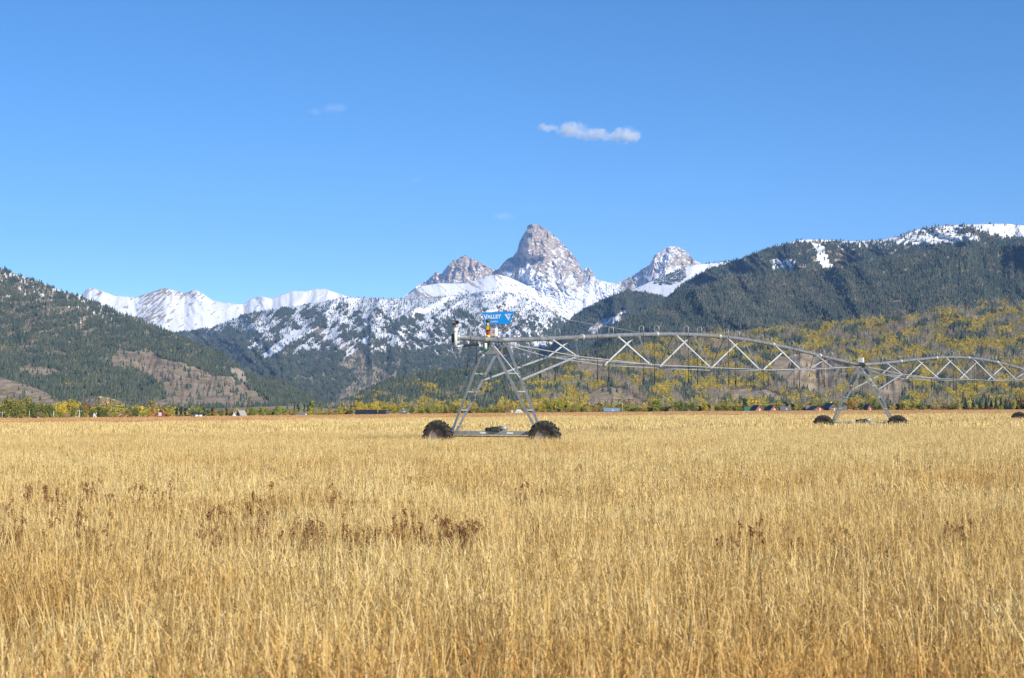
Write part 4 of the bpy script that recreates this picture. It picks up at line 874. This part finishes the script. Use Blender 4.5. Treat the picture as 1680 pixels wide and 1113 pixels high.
LMK = [(4, 'leftmost utility pole'), (48, 'second utility pole from the left'), (130, 'white utility pole'), (155, 'small red shed'), (263, 'long red roofed house'), (325, 'dark trailer'), (396, 'pale slanting roof'), (497, 'white gable end'),
       (602, 'long dark barn'), (638, 'small grey cabin'), (744, 'near tower left wheel'), (851, 'white cottage'), (896, 'near tower right wheel'), (1003, 'blue grey mobile home'), (1168, 'thin grey pole'), (1241, 'red gabled cabin'), (1265, 'smaller red cabin'), (1339, 'dark red barn'),
       (1363, 'tall brown house'), (1423, 'narrow red shed'), (1476, 'second tower right wheel'), (1663, 'third tower wheel')]
ORD = ['first', 'second', 'third', 'fourth', 'fifth', 'sixth', 'seventh', 'eighth', 'ninth', 'tenth']
def tree_d(px): return float(np.interp(px, [0, 400, 600, 900, 1680], [480, 570, 750, 930, 1020]))
TREES = []
def tr(s, kind, col, w=None, dd=0):
    for it in s.split():
        p = it.split(','); TREES.append((float(p[0]), float(p[1]), kind, col, float(p[2]) if len(p) > 2 else w, dd))
tr('3,656 12,652 22,650 33,651 45,649 -14,653 -30,650', 'broad', 'olive', 17)
tr('8,664 27,662 52,658', 'broad', 'green', 13, -20); tr('30,677 58,680 140,676,8 190,675,12 100,672,12 90,679,10 74,675,12', 'shrub', 'olive', 12, -40)
tr('60,662 78,661 85,664 68,659 120,665 132,663 150,668 163,664 172,670', 'broad', 'green', 12); tr('95,660 103,656 111,655 119,655 127,657', 'broad', 'yellow', 11, 30); tr('108,673 65,674 180,674', 'shrub', 'tan', 12, -40)
tr('141,664', 'broad', 'rust', 8); tr('56,682,6 34,684,5', 'shrub', 'dark', 6, -60); tr('200,678 212,679', 'shrub', 'rust', 12, -50)
tr('218,668 223,671 166,672 315,670 340,670 362,670 410,668,12 450,672 570,671', 'broad', 'green', 11); tr('172,668 183,671 235,675 322,669 328,667 418,667 427,666,12 434,668 455,666,12 468,671', 'broad', 'lime', 10)
tr('250,675 246,677', 'shrub', 'orange', 10, -30); tr('273,669 278,671', 'tall', 'yellow', 8); tr('352,668,6', 'tall', 'orange', 6, -10)
tr('290,668 297,667 304,669 334,668 371,669 348,668', 'tall', 'bluish', 6, 40); tr('378,672 388,674 440,674 446,674', 'broad', 'olive', 9)
tr('468,677,11', 'shrub', 'orange', 9, -30); tr('480,676,16 456,678,10 295,680,16 312,680,12 430,679,14', 'shrub', 'tan', 12, -30); tr('508,673,17', 'shrub', 'yellow', 17, -30)
tr('513,657,11', 'tall', 'lime', 11); tr('521,677,12 537,674,22 545,675,16', 'shrub', 'olive', 14, -20); tr('541,667,7', 'tall', 'orange', 7); tr('549,676,18 560,678,10', 'shrub', 'rust', 14, -20)
tr('483,663,4 489,662,4 500,662,4 505,662,4 509,661,4', 'tall', 'bluish', 4, 150)
tr('558,665 566,667 598,663,12 608,661,11 617,662,11 632,663,14 640,665 649,663,12', 'broad', 'yellow', 9, 60); tr('576,662,9', 'tall', 'tan', 8); tr('589,656,13', 'broad', 'yellow', 13, 60)
tr('655,665 668,663 690,671,14 715,664,12 750,663,10 700,667,12', 'broad', 'lime', 11); tr('675,664,7', 'tall', 'green', 8); tr('574,674,8 568,675,6', 'broad', 'dark', 7); tr('622,668,9', 'broad', 'yellow', 9, -40)
tr('662,676,13', 'shrub', 'olive', 12, -30); tr('680,678,12', 'shrub', 'orange', 10, -30); tr('704,676,12 725,675,11', 'shrub', 'maroon', 11, -30); tr('738,678,10', 'shrub', 'rust', 10, -30)
tr('706,663 722,667 730,664 742,667', 'broad', 'olive', 11); tr('749,671,10 731,674,6', 'broad', 'dark', 7, -10); tr('775,668 785,667 805,668 822,666,9 795,669 815,669 762,669', 'broad', 'olive', 11); tr('790,669 800,668 811,668', 'broad', 'lime', 9); tr('827,671,6 769,672,8', 'tall', 'dark', 6)
tr('863,666,9', 'tall', 'orange', 11); tr('858,675,8', 'shrub', 'rust', 8, -30); tr('885,662,12 893,649,12 910,651,12 925,651,14 952,665,11', 'broad', 'yellow', 12, 30); tr('899,654 918,654 903,662 930,660 960,666 945,663', 'broad', 'lime', 11, 20)
tr('890,671,10 872,668,10 920,668 937,669 1000,666 1008,668 985,668', 'broad', 'olive', 12); tr('905,672,12', 'shrub', 'tan', 12, -20); tr('943,669 930,672,9 975,669,10', 'broad', 'orange', 9); tr('962,661,9 985,659,8', 'tall', 'tan', 8, 20); tr('974,676,12', 'shrub', 'orange', 10, -20)
tr('909,661,4', 'tall', 'bluish', 5); tr('1015,664 1030,663 1022,667', 'broad', 'lime', 10, 20); tr('1037,669 1042,667 1048,668', 'broad', 'green', 10); tr('1057,671,12', 'shrub', 'olive', 10)
tr('1067,667,12 1082,661,12 1090,666', 'broad', 'green', 11, -5); tr('1075,652,13 1080,655,12 1108,657,12', 'broad', 'lime', 12); tr('1072,661,9', 'broad', 'olive', 9); tr('1095,666,12', 'broad', 'dark', 12, -10); tr('1085,674,7', 'shrub', 'maroon', 7, -20)
tr('1117,655,12 1125,660,12 1135,660,13', 'broad', 'green', 12); tr('1142,663,9 1112,664,9', 'broad', 'olive', 9); tr('1148,665,8 1162,660,8', 'tall', 'dark', 8); tr('1154,652,11', 'broad', 'yellow', 11, -5); tr('1159,660,8', 'tall', 'yellow', 8, -5)
tr('1175,661 1188,657,12 1197,663 1180,666', 'broad', 'olive', 11); tr('1205,664 1212,663', 'broad', 'lime', 9); tr('1222,652,9', 'tall', 'bluish', 8, 60); tr('1188,673,14', 'shrub', 'orange', 11, -30); tr('1216,671,10', 'shrub', 'dark', 8, -10)
tr('1243,661,12 1235,662,9', 'broad', 'yellow', 11, 40); tr('1254,664,11 1218,664,9', 'broad', 'green', 11); tr('1290,658,9 1300,661,9', 'tall', 'dark', 9, 30); tr('1311,667,9 1275,661 1282,663', 'broad', 'lime', 9); tr('1300,667,9 1318,666', 'broad', 'green', 9)
tr('1335,656 1345,658 1365,655 1375,655 1356,656', 'broad', 'lime', 12, 60); tr('1390,657,14 1400,655,13', 'broad', 'orange', 12, 40); tr('1386,666,8 1401,664,9', 'broad', 'olive', 9); tr('1412,659,12 1432,652,12', 'broad', 'green', 12, 10)
tr('1425,655 1440,658 1448,660', 'broad', 'olive', 12, 10); tr('1455,664,8 1434,664,8', 'broad', 'dark', 8); tr('1443,671,8 1460,670,9', 'shrub', 'tan', 9, -20); tr('1473,662,9 1524,664,7', 'tall', 'dark', 9)
tr('1490,668,18 1501,669,14', 'shrub', 'orange', 18, -20); tr('1480,657 1497,657 1560,663 1566,662', 'broad', 'olive', 12, 10); tr('1510,660 1505,663 1516,668', 'broad', 'green', 11); tr('1530,666,10 1552,659,12 1565,660', 'broad', 'tan', 11, 20)
tr('1520,671,12 1572,670,14', 'shrub', 'yellow', 11, -20); tr('1541,669,16', 'shrub', 'rust', 14, -10); tr('1584,651,10 1597,654,9 1608,652,10 1618,651,10 1626,655,8 1634,650,8 1642,651,9 1650,653,10 1668,651,9', 'conifer', 'dark', 10)
tr('1588,669,12 1620,668,18 1611,669,12', 'shrub', 'maroon', 13, -30); tr('1602,668,20 1640,663,12', 'shrub', 'olive', 14, -25); tr('1631,667,16', 'shrub', 'rust', 14, -30); tr('1649,659,10 1657,658,11', 'conifer', 'bluish', 11, -20); tr('1663,655,9', 'broad', 'yellow', 10); tr('1675,650,10', 'tall', 'rust', 10); tr('1682,649,10 1692,650,10', 'conifer', 'dark', 10)
def plant_trees():
    KN = dict(broad=('cottonwood_tree', 'tree', 'leafy tree'), tall=('poplar_tree', 'tree', 'narrow tree'), shrub=('willow_shrub', 'shrub', 'rounded shrub'), conifer=('spruce_tree', 'tree', 'spruce'))
    near = []
    for i, t in enumerate(TREES):
        j = min(range(len(LMK)), key=lambda q: abs(LMK[q][0] - t[0])); near.append(j)
    lab = {}
    for i, t in enumerate(TREES):
        j = near[i]; L0 = LMK[j][0]; side = t[0] >= L0
        mates = sorted([q for q in range(len(TREES)) if near[q] == j and (TREES[q][0] >= L0) == side and TREES[q][2] == t[2] and TREES[q][3] == t[3]], key=lambda q: abs(TREES[q][0] - L0))
        n = mates.index(i); col = {'olive': 'olive green', 'lime': 'yellow green', 'dark': 'dark', 'bluish': 'dark blue green'}.get(t[3], t[3])
        o_ = (ORD[n] + ' ') if len(mates) > 1 else ''
        lab[i] = '%s %s, %sto the %s of the %s' % (col, KN[t[2]][2], o_, 'right' if side else 'left', LMK[j][1])
    for i, (px, top, kind, col, wpx, dd) in enumerate(TREES):
        d = tree_d(px) + dd + random.uniform(-12, 12); x, y, z = [float(a) for a in PT(px, top, d)]; g = float(gz(x)); h = max(1.6, z - g); W_ = wpx * d / FPX
        R = random.Random(i); nm, cat, _ = KN[kind]
        t = thing(nm, (x, y, g - .05), lab[i], cat, 'trees and shrubs beyond the field'); t.rotation_euler = (0, 0, R.uniform(0, 6.28))
        if kind == 'conifer': cme = R.choice(con_big); sx = W_ / .38; tme = con_tr
        else: cme = R.choice(CR[kind]); sx = W_ / dict(broad=.66, tall=.27, shrub=1.5)[kind]; tme = R.choice(TRU[kind])
        t.scale = (sx, sx, h / (1.0 if kind != 'tall' else .95))
        c = obj('crown', cme, t); c.material_slots[0].link = 'OBJECT'; c.material_slots[0].material = CM[col]
        obj('trunk', tme, t)
plant_trees()
def brush():
    r = np.random.default_rng(55); n = 5200; px = r.uniform(-260, 1950, n); f = r.beta(1.2, 1.6, n); d0 = np.interp(px, [0, 400, 600, 900, 1680], [500, 600, 790, 960, 1050]); d = d0 + 20 + f * 520
    x, y, _ = PT(px, 675, d); k = fbm(px / 30, d / 120, 3, 401) > -.18; x = x[k]; y = y[k]; px = px[k]; n = len(x)
    h = np.exp(r.normal(np.log(3.1), .35, n)) * np.interp(px, [200, 350, 560, 620], [1.2, .75, .8, 1.3]); s = h * r.uniform(1.0, 1.7, n)
    meshes = asg + asy[:1] + rus; pk = r.integers(0, len(meshes), n)
    scatter('valley_brush', np.stack([x, y, gz(x) - .2], -1), np.stack([0 * x, 0 * x, r.uniform(0, 6.3, n)], -1), np.stack([s, s, h], -1), r.random(n), pk, meshes, 'mixed green and yellow brush behind the first trees')
brush()

# ------------------------------------------------------------------ buildings and poles
M_RWALL = mat('red_boards', (.28, .065, .04), .7, var=.2, vscale=1.2); M_DRWALL = mat('dark_red_boards', (.20, .05, .035), .75, var=.2, vscale=1); M_BRWALL = mat('brown_boards', (.10, .065, .05), .75, var=.2, vscale=1)
M_WWALL = mat('white_siding', (.66, .66, .62), .6, var=.08, vscale=2); M_GWALL = mat('grey_siding', (.20, .25, .30), .6, var=.12, vscale=2)
M_DROOF = mat('dark_metal_roof', (.024, .025, .032), .45, var=.2, vscale=.8); M_GROOF = mat('grey_shingles', (.13, .13, .14), .8, var=.15, vscale=2); M_GRN_R = mat('green_metal_roof', (.03, .17, .12), .4); M_PGR = mat('pale_green_roof', (.48, .58, .54), .5)
M_RROOF = mat('red_metal_roof', (.26, .06, .06), .5, var=.15, vscale=1); M_PROOF = mat('bare_metal_roof', (.36, .34, .29), .45); M_GLASS = mat('window_glass', (.03, .04, .05), .1); M_TRIM = mat('pale_trim', (.55, .50, .42), .6)
def house(px, wpx, top, d, rz, wallm, roofm, label, cat='house', wallfrac=.55, depth=8, wins=2, door=True, hip=False, ridge='y', chimney=False, bargeboard=None):
    """gable house; ridge 'y' shows the viewer its gable, ridge 'x' its long roof"""
    x, y, z = [float(a) for a in PT(px, top, d)]; g = float(gz(x)); H = z - g; w_ = wpx * d / FPX; hw = w_ / 2 * .92; hd = depth / 2; we = H * wallfrac
    t = thing('house' if cat == 'house' else cat, (x, y, g), label, cat, None, rz); o = .35; th = .14
    if ridge == 'y': V = [(-hw, -hd, -.1), (hw, -hd, -.1), (hw, -hd, we), (0, -hd, H - th), (-hw, -hd, we)]; V += [(a, hd, c) for a, b, c in V]
    else: V = [(-hw, -hd, -.1), (-hw, hd, -.1), (-hw, hd, we), (-hw, 0, H - th), (-hw, -hd, we)]; V += [(hw, b, c) for a, b, c in V]
    F = [(0, 1, 2, 3, 4), (9, 8, 7, 6, 5), (0, 5, 6, 1), (1, 6, 7, 2), (4, 9, 5, 0)]
    obj('wall', mesh_from('wall', V, F, [wallm]), t)
    if ridge == 'y': sl = (H - we) / hw; e = we - sl * o; A = [(-hw - o, -hd - o, e), (0, -hd - o, H), (hw + o, -hd - o, e)]; B_ = [(a, hd + o, c) for a, b, c in A]
    else: sl = (H - we) / hd; e = we - sl * o; A = [(-hw - o, -hd - o, e), (-hw - o, 0, H), (-hw - o, hd + o, e)]; B_ = [(hw + o, b, c) for a, b, c in A]
    if hip:
        if ridge == 'x': A[1] = (-hw * .45, 0, H); B_[1] = (hw * .45, 0, H)
    V = A + B_ + [(a, b, c - th) for a, b, c in A + B_]
    F = [(0, 3, 4, 1), (1, 4, 5, 2), (6, 7, 10, 9), (7, 8, 11, 10), (0, 1, 7, 6), (1, 2, 8, 7), (3, 9, 10, 4), (4, 10, 11, 5), (0, 6, 9, 3), (2, 5, 11, 8)]
    if hip: F += [(0, 1, 2), (5, 4, 3)]
    rf = obj('roof', mesh_from('roof', V, F, [roofm]), t)
    if chimney: obj('chimney', box_me('chimney', (hw * .3, hd * .2, H - .1), .6, .6, 1.3, M_WWALL), rf)
    if bargeboard and ridge == 'y':
        for s in (-1, 1): obj('bargeboard', bar_me('bargeboard', (s * (hw + o), -hd - o - .04, e - .06), (0, -hd - o - .04, H - .06), .05, .28, bargeboard, up=(0, 1, 0)), rf)
    fy = -hd - .03
    for k in range(wins):
        wx = hw * ((k + .5) / wins * 1.5 - .75); f_ = obj('window', box_me('window', (wx, fy, we * .58), min(1.1, hw * .4), .08, .9, M_TRIM), t); obj('pane', box_me('pane', (wx, fy - .05, we * .58), min(.9, hw * .32), .03, .7, M_GLASS), f_)
    if door: obj('door', box_me('door', (hw * .12, fy, .95), .95, .07, 1.9, M_TRIM), t)
    return t
house(127, 15, 674.5, 560, .1, M_WWALL, M_GROOF, 'pale house with grey roof behind the white utility pole', ridge='x', depth=6, wins=2)
house(155, 8, 676, 470, .3, M_RWALL, M_DROOF, 'small red shed with white front among the left shrubs', 'shed', ridge='y', depth=3.5, wins=1)
house(264, 15, 678, 500, 0, M_DRWALL, M_RROOF, 'long low red roofed house beside the narrow yellow tree', ridge='x', depth=4, wins=2)
house(324, 12, 677.5, 500, .5, M_WWALL, M_DROOF, 'dark trailer with a white panel in front of the brush', 'trailer', ridge='x', depth=2.6, wins=1, wallfrac=.85, door=False)
house(396, 9, 673.5, 545, .55, M_GWALL, M_PROOF, 'shed under a pale slanting metal roof among green trees', 'shed', ridge='x', depth=4, wins=0, wallfrac=.35, door=False)
house(383, 7, 676, 540, .4, M_TRIM, M_GROOF, 'little tan shed left of the pale slanting roof', 'shed', ridge='y', depth=3, wins=0)
house(496, 6, 676, 600, .8, M_WWALL, M_PROOF, 'white gable end beside the round yellow shrub', 'shed', ridge='y', depth=4, wins=0, door=False, wallfrac=.2)
house(601, 35, 672.5, 690, 0, M_BRWALL, M_DROOF, 'long dark barn roof below the yellow trees', 'barn', ridge='x', depth=9, wins=0, wallfrac=.22, door=False)
house(628, 12, 672.7, 690, 0, M_BRWALL, M_DROOF, 'square dark shed just right of the long dark barn', 'shed', ridge='x', depth=5, wins=0, wallfrac=.2, door=False)
house(637.5, 6, 674.5, 680, 0, M_GWALL, M_GROOF, 'small grey cabin with windows right of the dark shed', ridge='x', depth=4, wins=2, wallfrac=.8, door=False)
house(663, 16, 672, 770, 0, M_TRIM, M_GROOF, 'low grey roofed house behind the round olive shrub', ridge='x', depth=5, wins=2)
house(851, 14, 672, 860, .1, M_WWALL, M_PGR, 'white cottage with a pale green hipped roof by the orange tree', ridge='x', depth=5, wins=2, hip=True, wallfrac=.35)
house(840, 6, 676.4, 850, 0, M_WWALL, M_PROOF, 'tiny white shed left of the white cottage', 'shed', ridge='x', depth=2.5, wins=0, wallfrac=.7)
house(1003, 27, 669.5, 900, .05, M_GWALL, mat('blue_grey_roof', (.16, .24, .33), .5), 'blue grey mobile home below the shrubby mound', 'mobile home', ridge='x', depth=4.5, wins=4, wallfrac=.45)
house(1226, 10, 668.5, 950, 0, M_GWALL, M_GRN_R, 'green roofed annex left of the red gabled cabin', 'shed', ridge='x', depth=5, wins=0, wallfrac=.3, door=False)
house(1241, 15, 664.8, 935, .35, M_RWALL, M_DROOF, 'red gabled cabin with pale trim beside the green annex', ridge='y', depth=7, wins=2, wallfrac=.32, bargeboard=M_TRIM)
house(1265, 14, 665.2, 935, .35, M_RWALL, M_DROOF, 'smaller red gabled cabin left of the grey roofed house', ridge='y', depth=7, wins=1, wallfrac=.35, bargeboard=M_TRIM)
house(1288, 18, 667, 945, 0, M_GWALL, M_GROOF, 'grey roofed house between red cabin and dark barn', ridge='x', depth=6, wins=3, wallfrac=.4)
house(1328, 14, 665.5, 985, 0, M_BRWALL, M_GROOF, 'low grey roofed wing behind the dark red barn', ridge='x', depth=6, wins=0, wallfrac=.4, door=False)
house(1338, 25, 665.8, 955, .3, M_DRWALL, M_DROOF, 'broad dark red barn with black roof left of the brown house', 'barn', ridge='y', depth=9, wins=2, wallfrac=.25)
house(1362, 19, 661.3, 960, .25, M_BRWALL, M_DROOF, 'tall brown gabled house with a white chimney', ridge='y', depth=10, wins=2, wallfrac=.45, chimney=True)
house(1382, 12, 666, 965, 0, M_BRWALL, M_GROOF, 'dark wing right of the tall brown house', ridge='x', depth=6, wins=1, wallfrac=.35, door=False)
house(1394, 5.5, 671.8, 930, 0, M_WWALL, M_PROOF, 'small white box shed right of the second tower left leg', 'shed', ridge='x', depth=2, wins=0, wallfrac=.85, door=False)
house(1423.5, 9, 663.2, 940, .4, M_DRWALL, M_DROOF, 'narrow red shed with white door under green trees', 'shed', ridge='y', depth=4, wins=1, wallfrac=.55)
M_PALE = mat('pale_grey_pole', (.50, .49, .46), .7); M_POLE = mat('weathered_pole', (.32, .28, .22), .85)
def pole(px, top, d, label, white=False, arm=True):
    x, y, z = [float(a) for a in PT(px, top, d)]; g = float(gz(x)); t = thing('utility_pole', (x, y, g), label, 'utility pole', None)
    obj('shaft', tube_me('shaft', [(0, 0, -.2), (0, 0, z - g)], .13 if not white else .12, M_PALE if white else M_POLE, 8, .09), t)
    if arm: a = obj('crossarm', bar_me('crossarm', (-.7, 0, z - g - .35), (.7, 0, z - g - .35), .1, .1, M_POLE), t); [obj('insulator', tube_me('insulator', [(q, 0, z - g - .3), (q, 0, z - g - .12)], .05, M_WHITE, 6), a) for q in (-.6, .6)]
pole(4, 674.8, 430, 'leftmost weathered utility pole at the field edge'); pole(48.5, 673.5, 430, 'second weathered utility pole from the left end', arm=False); pole(130.5, 673, 440, 'white utility pole with crossarm before green brush', True)
pole(62.5, 684, 430, 'short white post in front of the dark shrub', True, False); pole(1168.5, 667.5, 900, 'thin grey pole left of the orange shrub'); pole(1021, 662, 880, 'bright white pole above the mobile home', True, False); pole(88, 675, 450, 'small white topped post among the left shrubs', True, False)

# ------------------------------------------------------------------ clouds: real volumes high behind the peaks
def cloud(name, label, lobes, d, dens, th, nscale):
    """lobes: (px, y, radius px horizontally, radius px vertically)"""
    k = d / FPX; L = []
    for px, y, rx, ry in lobes: x, yy, z = [float(a) for a in PT(px, y, d)]; L.append((x, yy, z, rx * k, ry * k))
    x0 = min(l[0] - l[3] * 1.1 for l in L); x1 = max(l[0] + l[3] * 1.1 for l in L); z0 = min(l[2] - l[4] * 1.1 for l in L); z1 = max(l[2] + l[4] * 1.1 for l in L); ry = max(l[4] for l in L) * 1.6
    V = [(x, y, z) for z in (z0, z1) for y in (d - ry, d + ry) for x in (x0, x1)]; c = Vector(((x0 + x1) / 2, d, (z0 + z1) / 2)); V = [Vector(v) - c for v in V]
    F = [(0, 2, 3, 1), (4, 5, 7, 6), (0, 1, 5, 4), (2, 6, 7, 3), (0, 4, 6, 2), (1, 3, 7, 5)]
    m = bpy.data.materials.new(name + '_vapour'); m.use_nodes = True; N = m.node_tree.nodes; K = m.node_tree.links; N.clear(); out = N.new('ShaderNodeOutputMaterial'); vol = N.new('ShaderNodeVolumePrincipled')
    vol.inputs['Color'].default_value = (.99, .99, .99, 1); vol.inputs['Anisotropy'].default_value = -.2
    tc = N.new('ShaderNodeTexCoord'); nz = N.new('ShaderNodeTexNoise'); nz.inputs['Scale'].default_value = nscale; nz.inputs['Detail'].default_value = 5; nz.inputs['Roughness'].default_value = .7; K.new(tc.outputs['Object'], nz.inputs['Vector'])
    cur = None
    for (x, y, z, a, b) in L:
        s = N.new('ShaderNodeVectorMath'); s.operation = 'SUBTRACT'; K.new(tc.outputs['Object'], s.inputs[0]); s.inputs[1].default_value = (x - c.x, 0, z - c.z)
        q = N.new('ShaderNodeVectorMath'); q.operation = 'DIVIDE'; K.new(s.outputs[0], q.inputs[0]); q.inputs[1].default_value = (a, b * 1.5, b)
        l = N.new('ShaderNodeVectorMath'); l.operation = 'LENGTH'; K.new(q.outputs[0], l.inputs[0])
        i = N.new('ShaderNodeMath'); i.operation = 'SUBTRACT'; i.inputs[0].default_value = 1; K.new(l.outputs['Value'], i.inputs[1])
        if cur is None: cur = i.outputs[0]
        else: mx = N.new('ShaderNodeMath'); mx.operation = 'SMOOTH_MAX'; mx.inputs[2].default_value = .15; K.new(cur, mx.inputs[0]); K.new(i.outputs[0], mx.inputs[1]); cur = mx.outputs[0]
    ad = N.new('ShaderNodeMath'); ad.operation = 'MULTIPLY_ADD'; K.new(nz.outputs['Fac'], ad.inputs[0]); ad.inputs[1].default_value = 3.4; ad.inputs[2].default_value = -1.65
    sm = N.new('ShaderNodeMath'); sm.operation = 'ADD'; K.new(cur, sm.inputs[0]); K.new(ad.outputs[0], sm.inputs[1])
    mr = N.new('ShaderNodeMapRange'); K.new(sm.outputs[0], mr.inputs[0]); mr.inputs[1].default_value = th; mr.inputs[2].default_value = th + .6; mr.inputs[3].default_value = 0; mr.inputs[4].default_value = dens
    edge = N.new('ShaderNodeMapRange'); K.new(cur, edge.inputs[0]); edge.inputs[1].default_value = 0; edge.inputs[2].default_value = .12
    pm = N.new('ShaderNodeMath'); pm.operation = 'MULTIPLY'; K.new(mr.outputs[0], pm.inputs[0]); K.new(edge.outputs[0], pm.inputs[1])
    K.new(pm.outputs[0], vol.inputs['Density']); K.new(vol.outputs[0], out.inputs['Volume'])
    o = obj(name, mesh_from(name, V, F, [m])); o.location = c; tag(o, label, 'cloud')
cloud('cloud', 'small white cloud right above the highest peak', [(898, 210, 20, 9), (940, 214, 34, 16), (975, 221, 34, 12), (1000, 224, 26, 10), (1028, 222, 26, 17), (1012, 226, 22, 9)], 26000, .006, .2, .007)
cloud('cloud', 'faint wisp of cloud high over the left snowy range', [(548, 178, 26, 10), (515, 183, 16, 8)], 26000, .0009, .2, .006)
cloud('cloud', 'faint wisp of cloud left of the highest peak', [(825, 354, 20, 8), (833, 357, 18, 5)], 26000, .0016, .2, .006)
cloud('cloud', 'tiny faint wisp midway between field and sky top', [(683, 295, 16, 7)], 26000, .0006, .2, .006)
# ------------------------------------------------------------------ haze
def build_haze():
    x0, x1, y0, y1, z0, z1 = -9000, 9500, -60, 20500, -6.0, 2350
    V = [(x, y, z) for z in (z0, z1) for y in (y0, y1) for x in (x0, x1)]
    F = [(0, 2, 3, 1), (4, 5, 7, 6), (0, 1, 5, 4), (2, 6, 7, 3), (0, 4, 6, 2), (1, 3, 7, 5)]
    m = bpy.data.materials.new('haze_air'); m.use_nodes = True; N = m.node_tree.nodes; N.clear()
    out = N.new('ShaderNodeOutputMaterial'); v = N.new('ShaderNodeVolumePrincipled')
    v.inputs['Color'].default_value = (.28, .52, 1, 1); v.inputs['Density'].default_value = HAZE; v.inputs['Anisotropy'].default_value = .0
    m.node_tree.links.new(v.outputs[0], out.inputs['Volume'])
    me = mesh_from('haze', V, F, [m]); o = bpy.data.objects.new('haze', me); LINK(o); tag(o, 'thin blue haze filling the valley air', kind='stuff')
HAZE = 2.4e-5
build_haze()
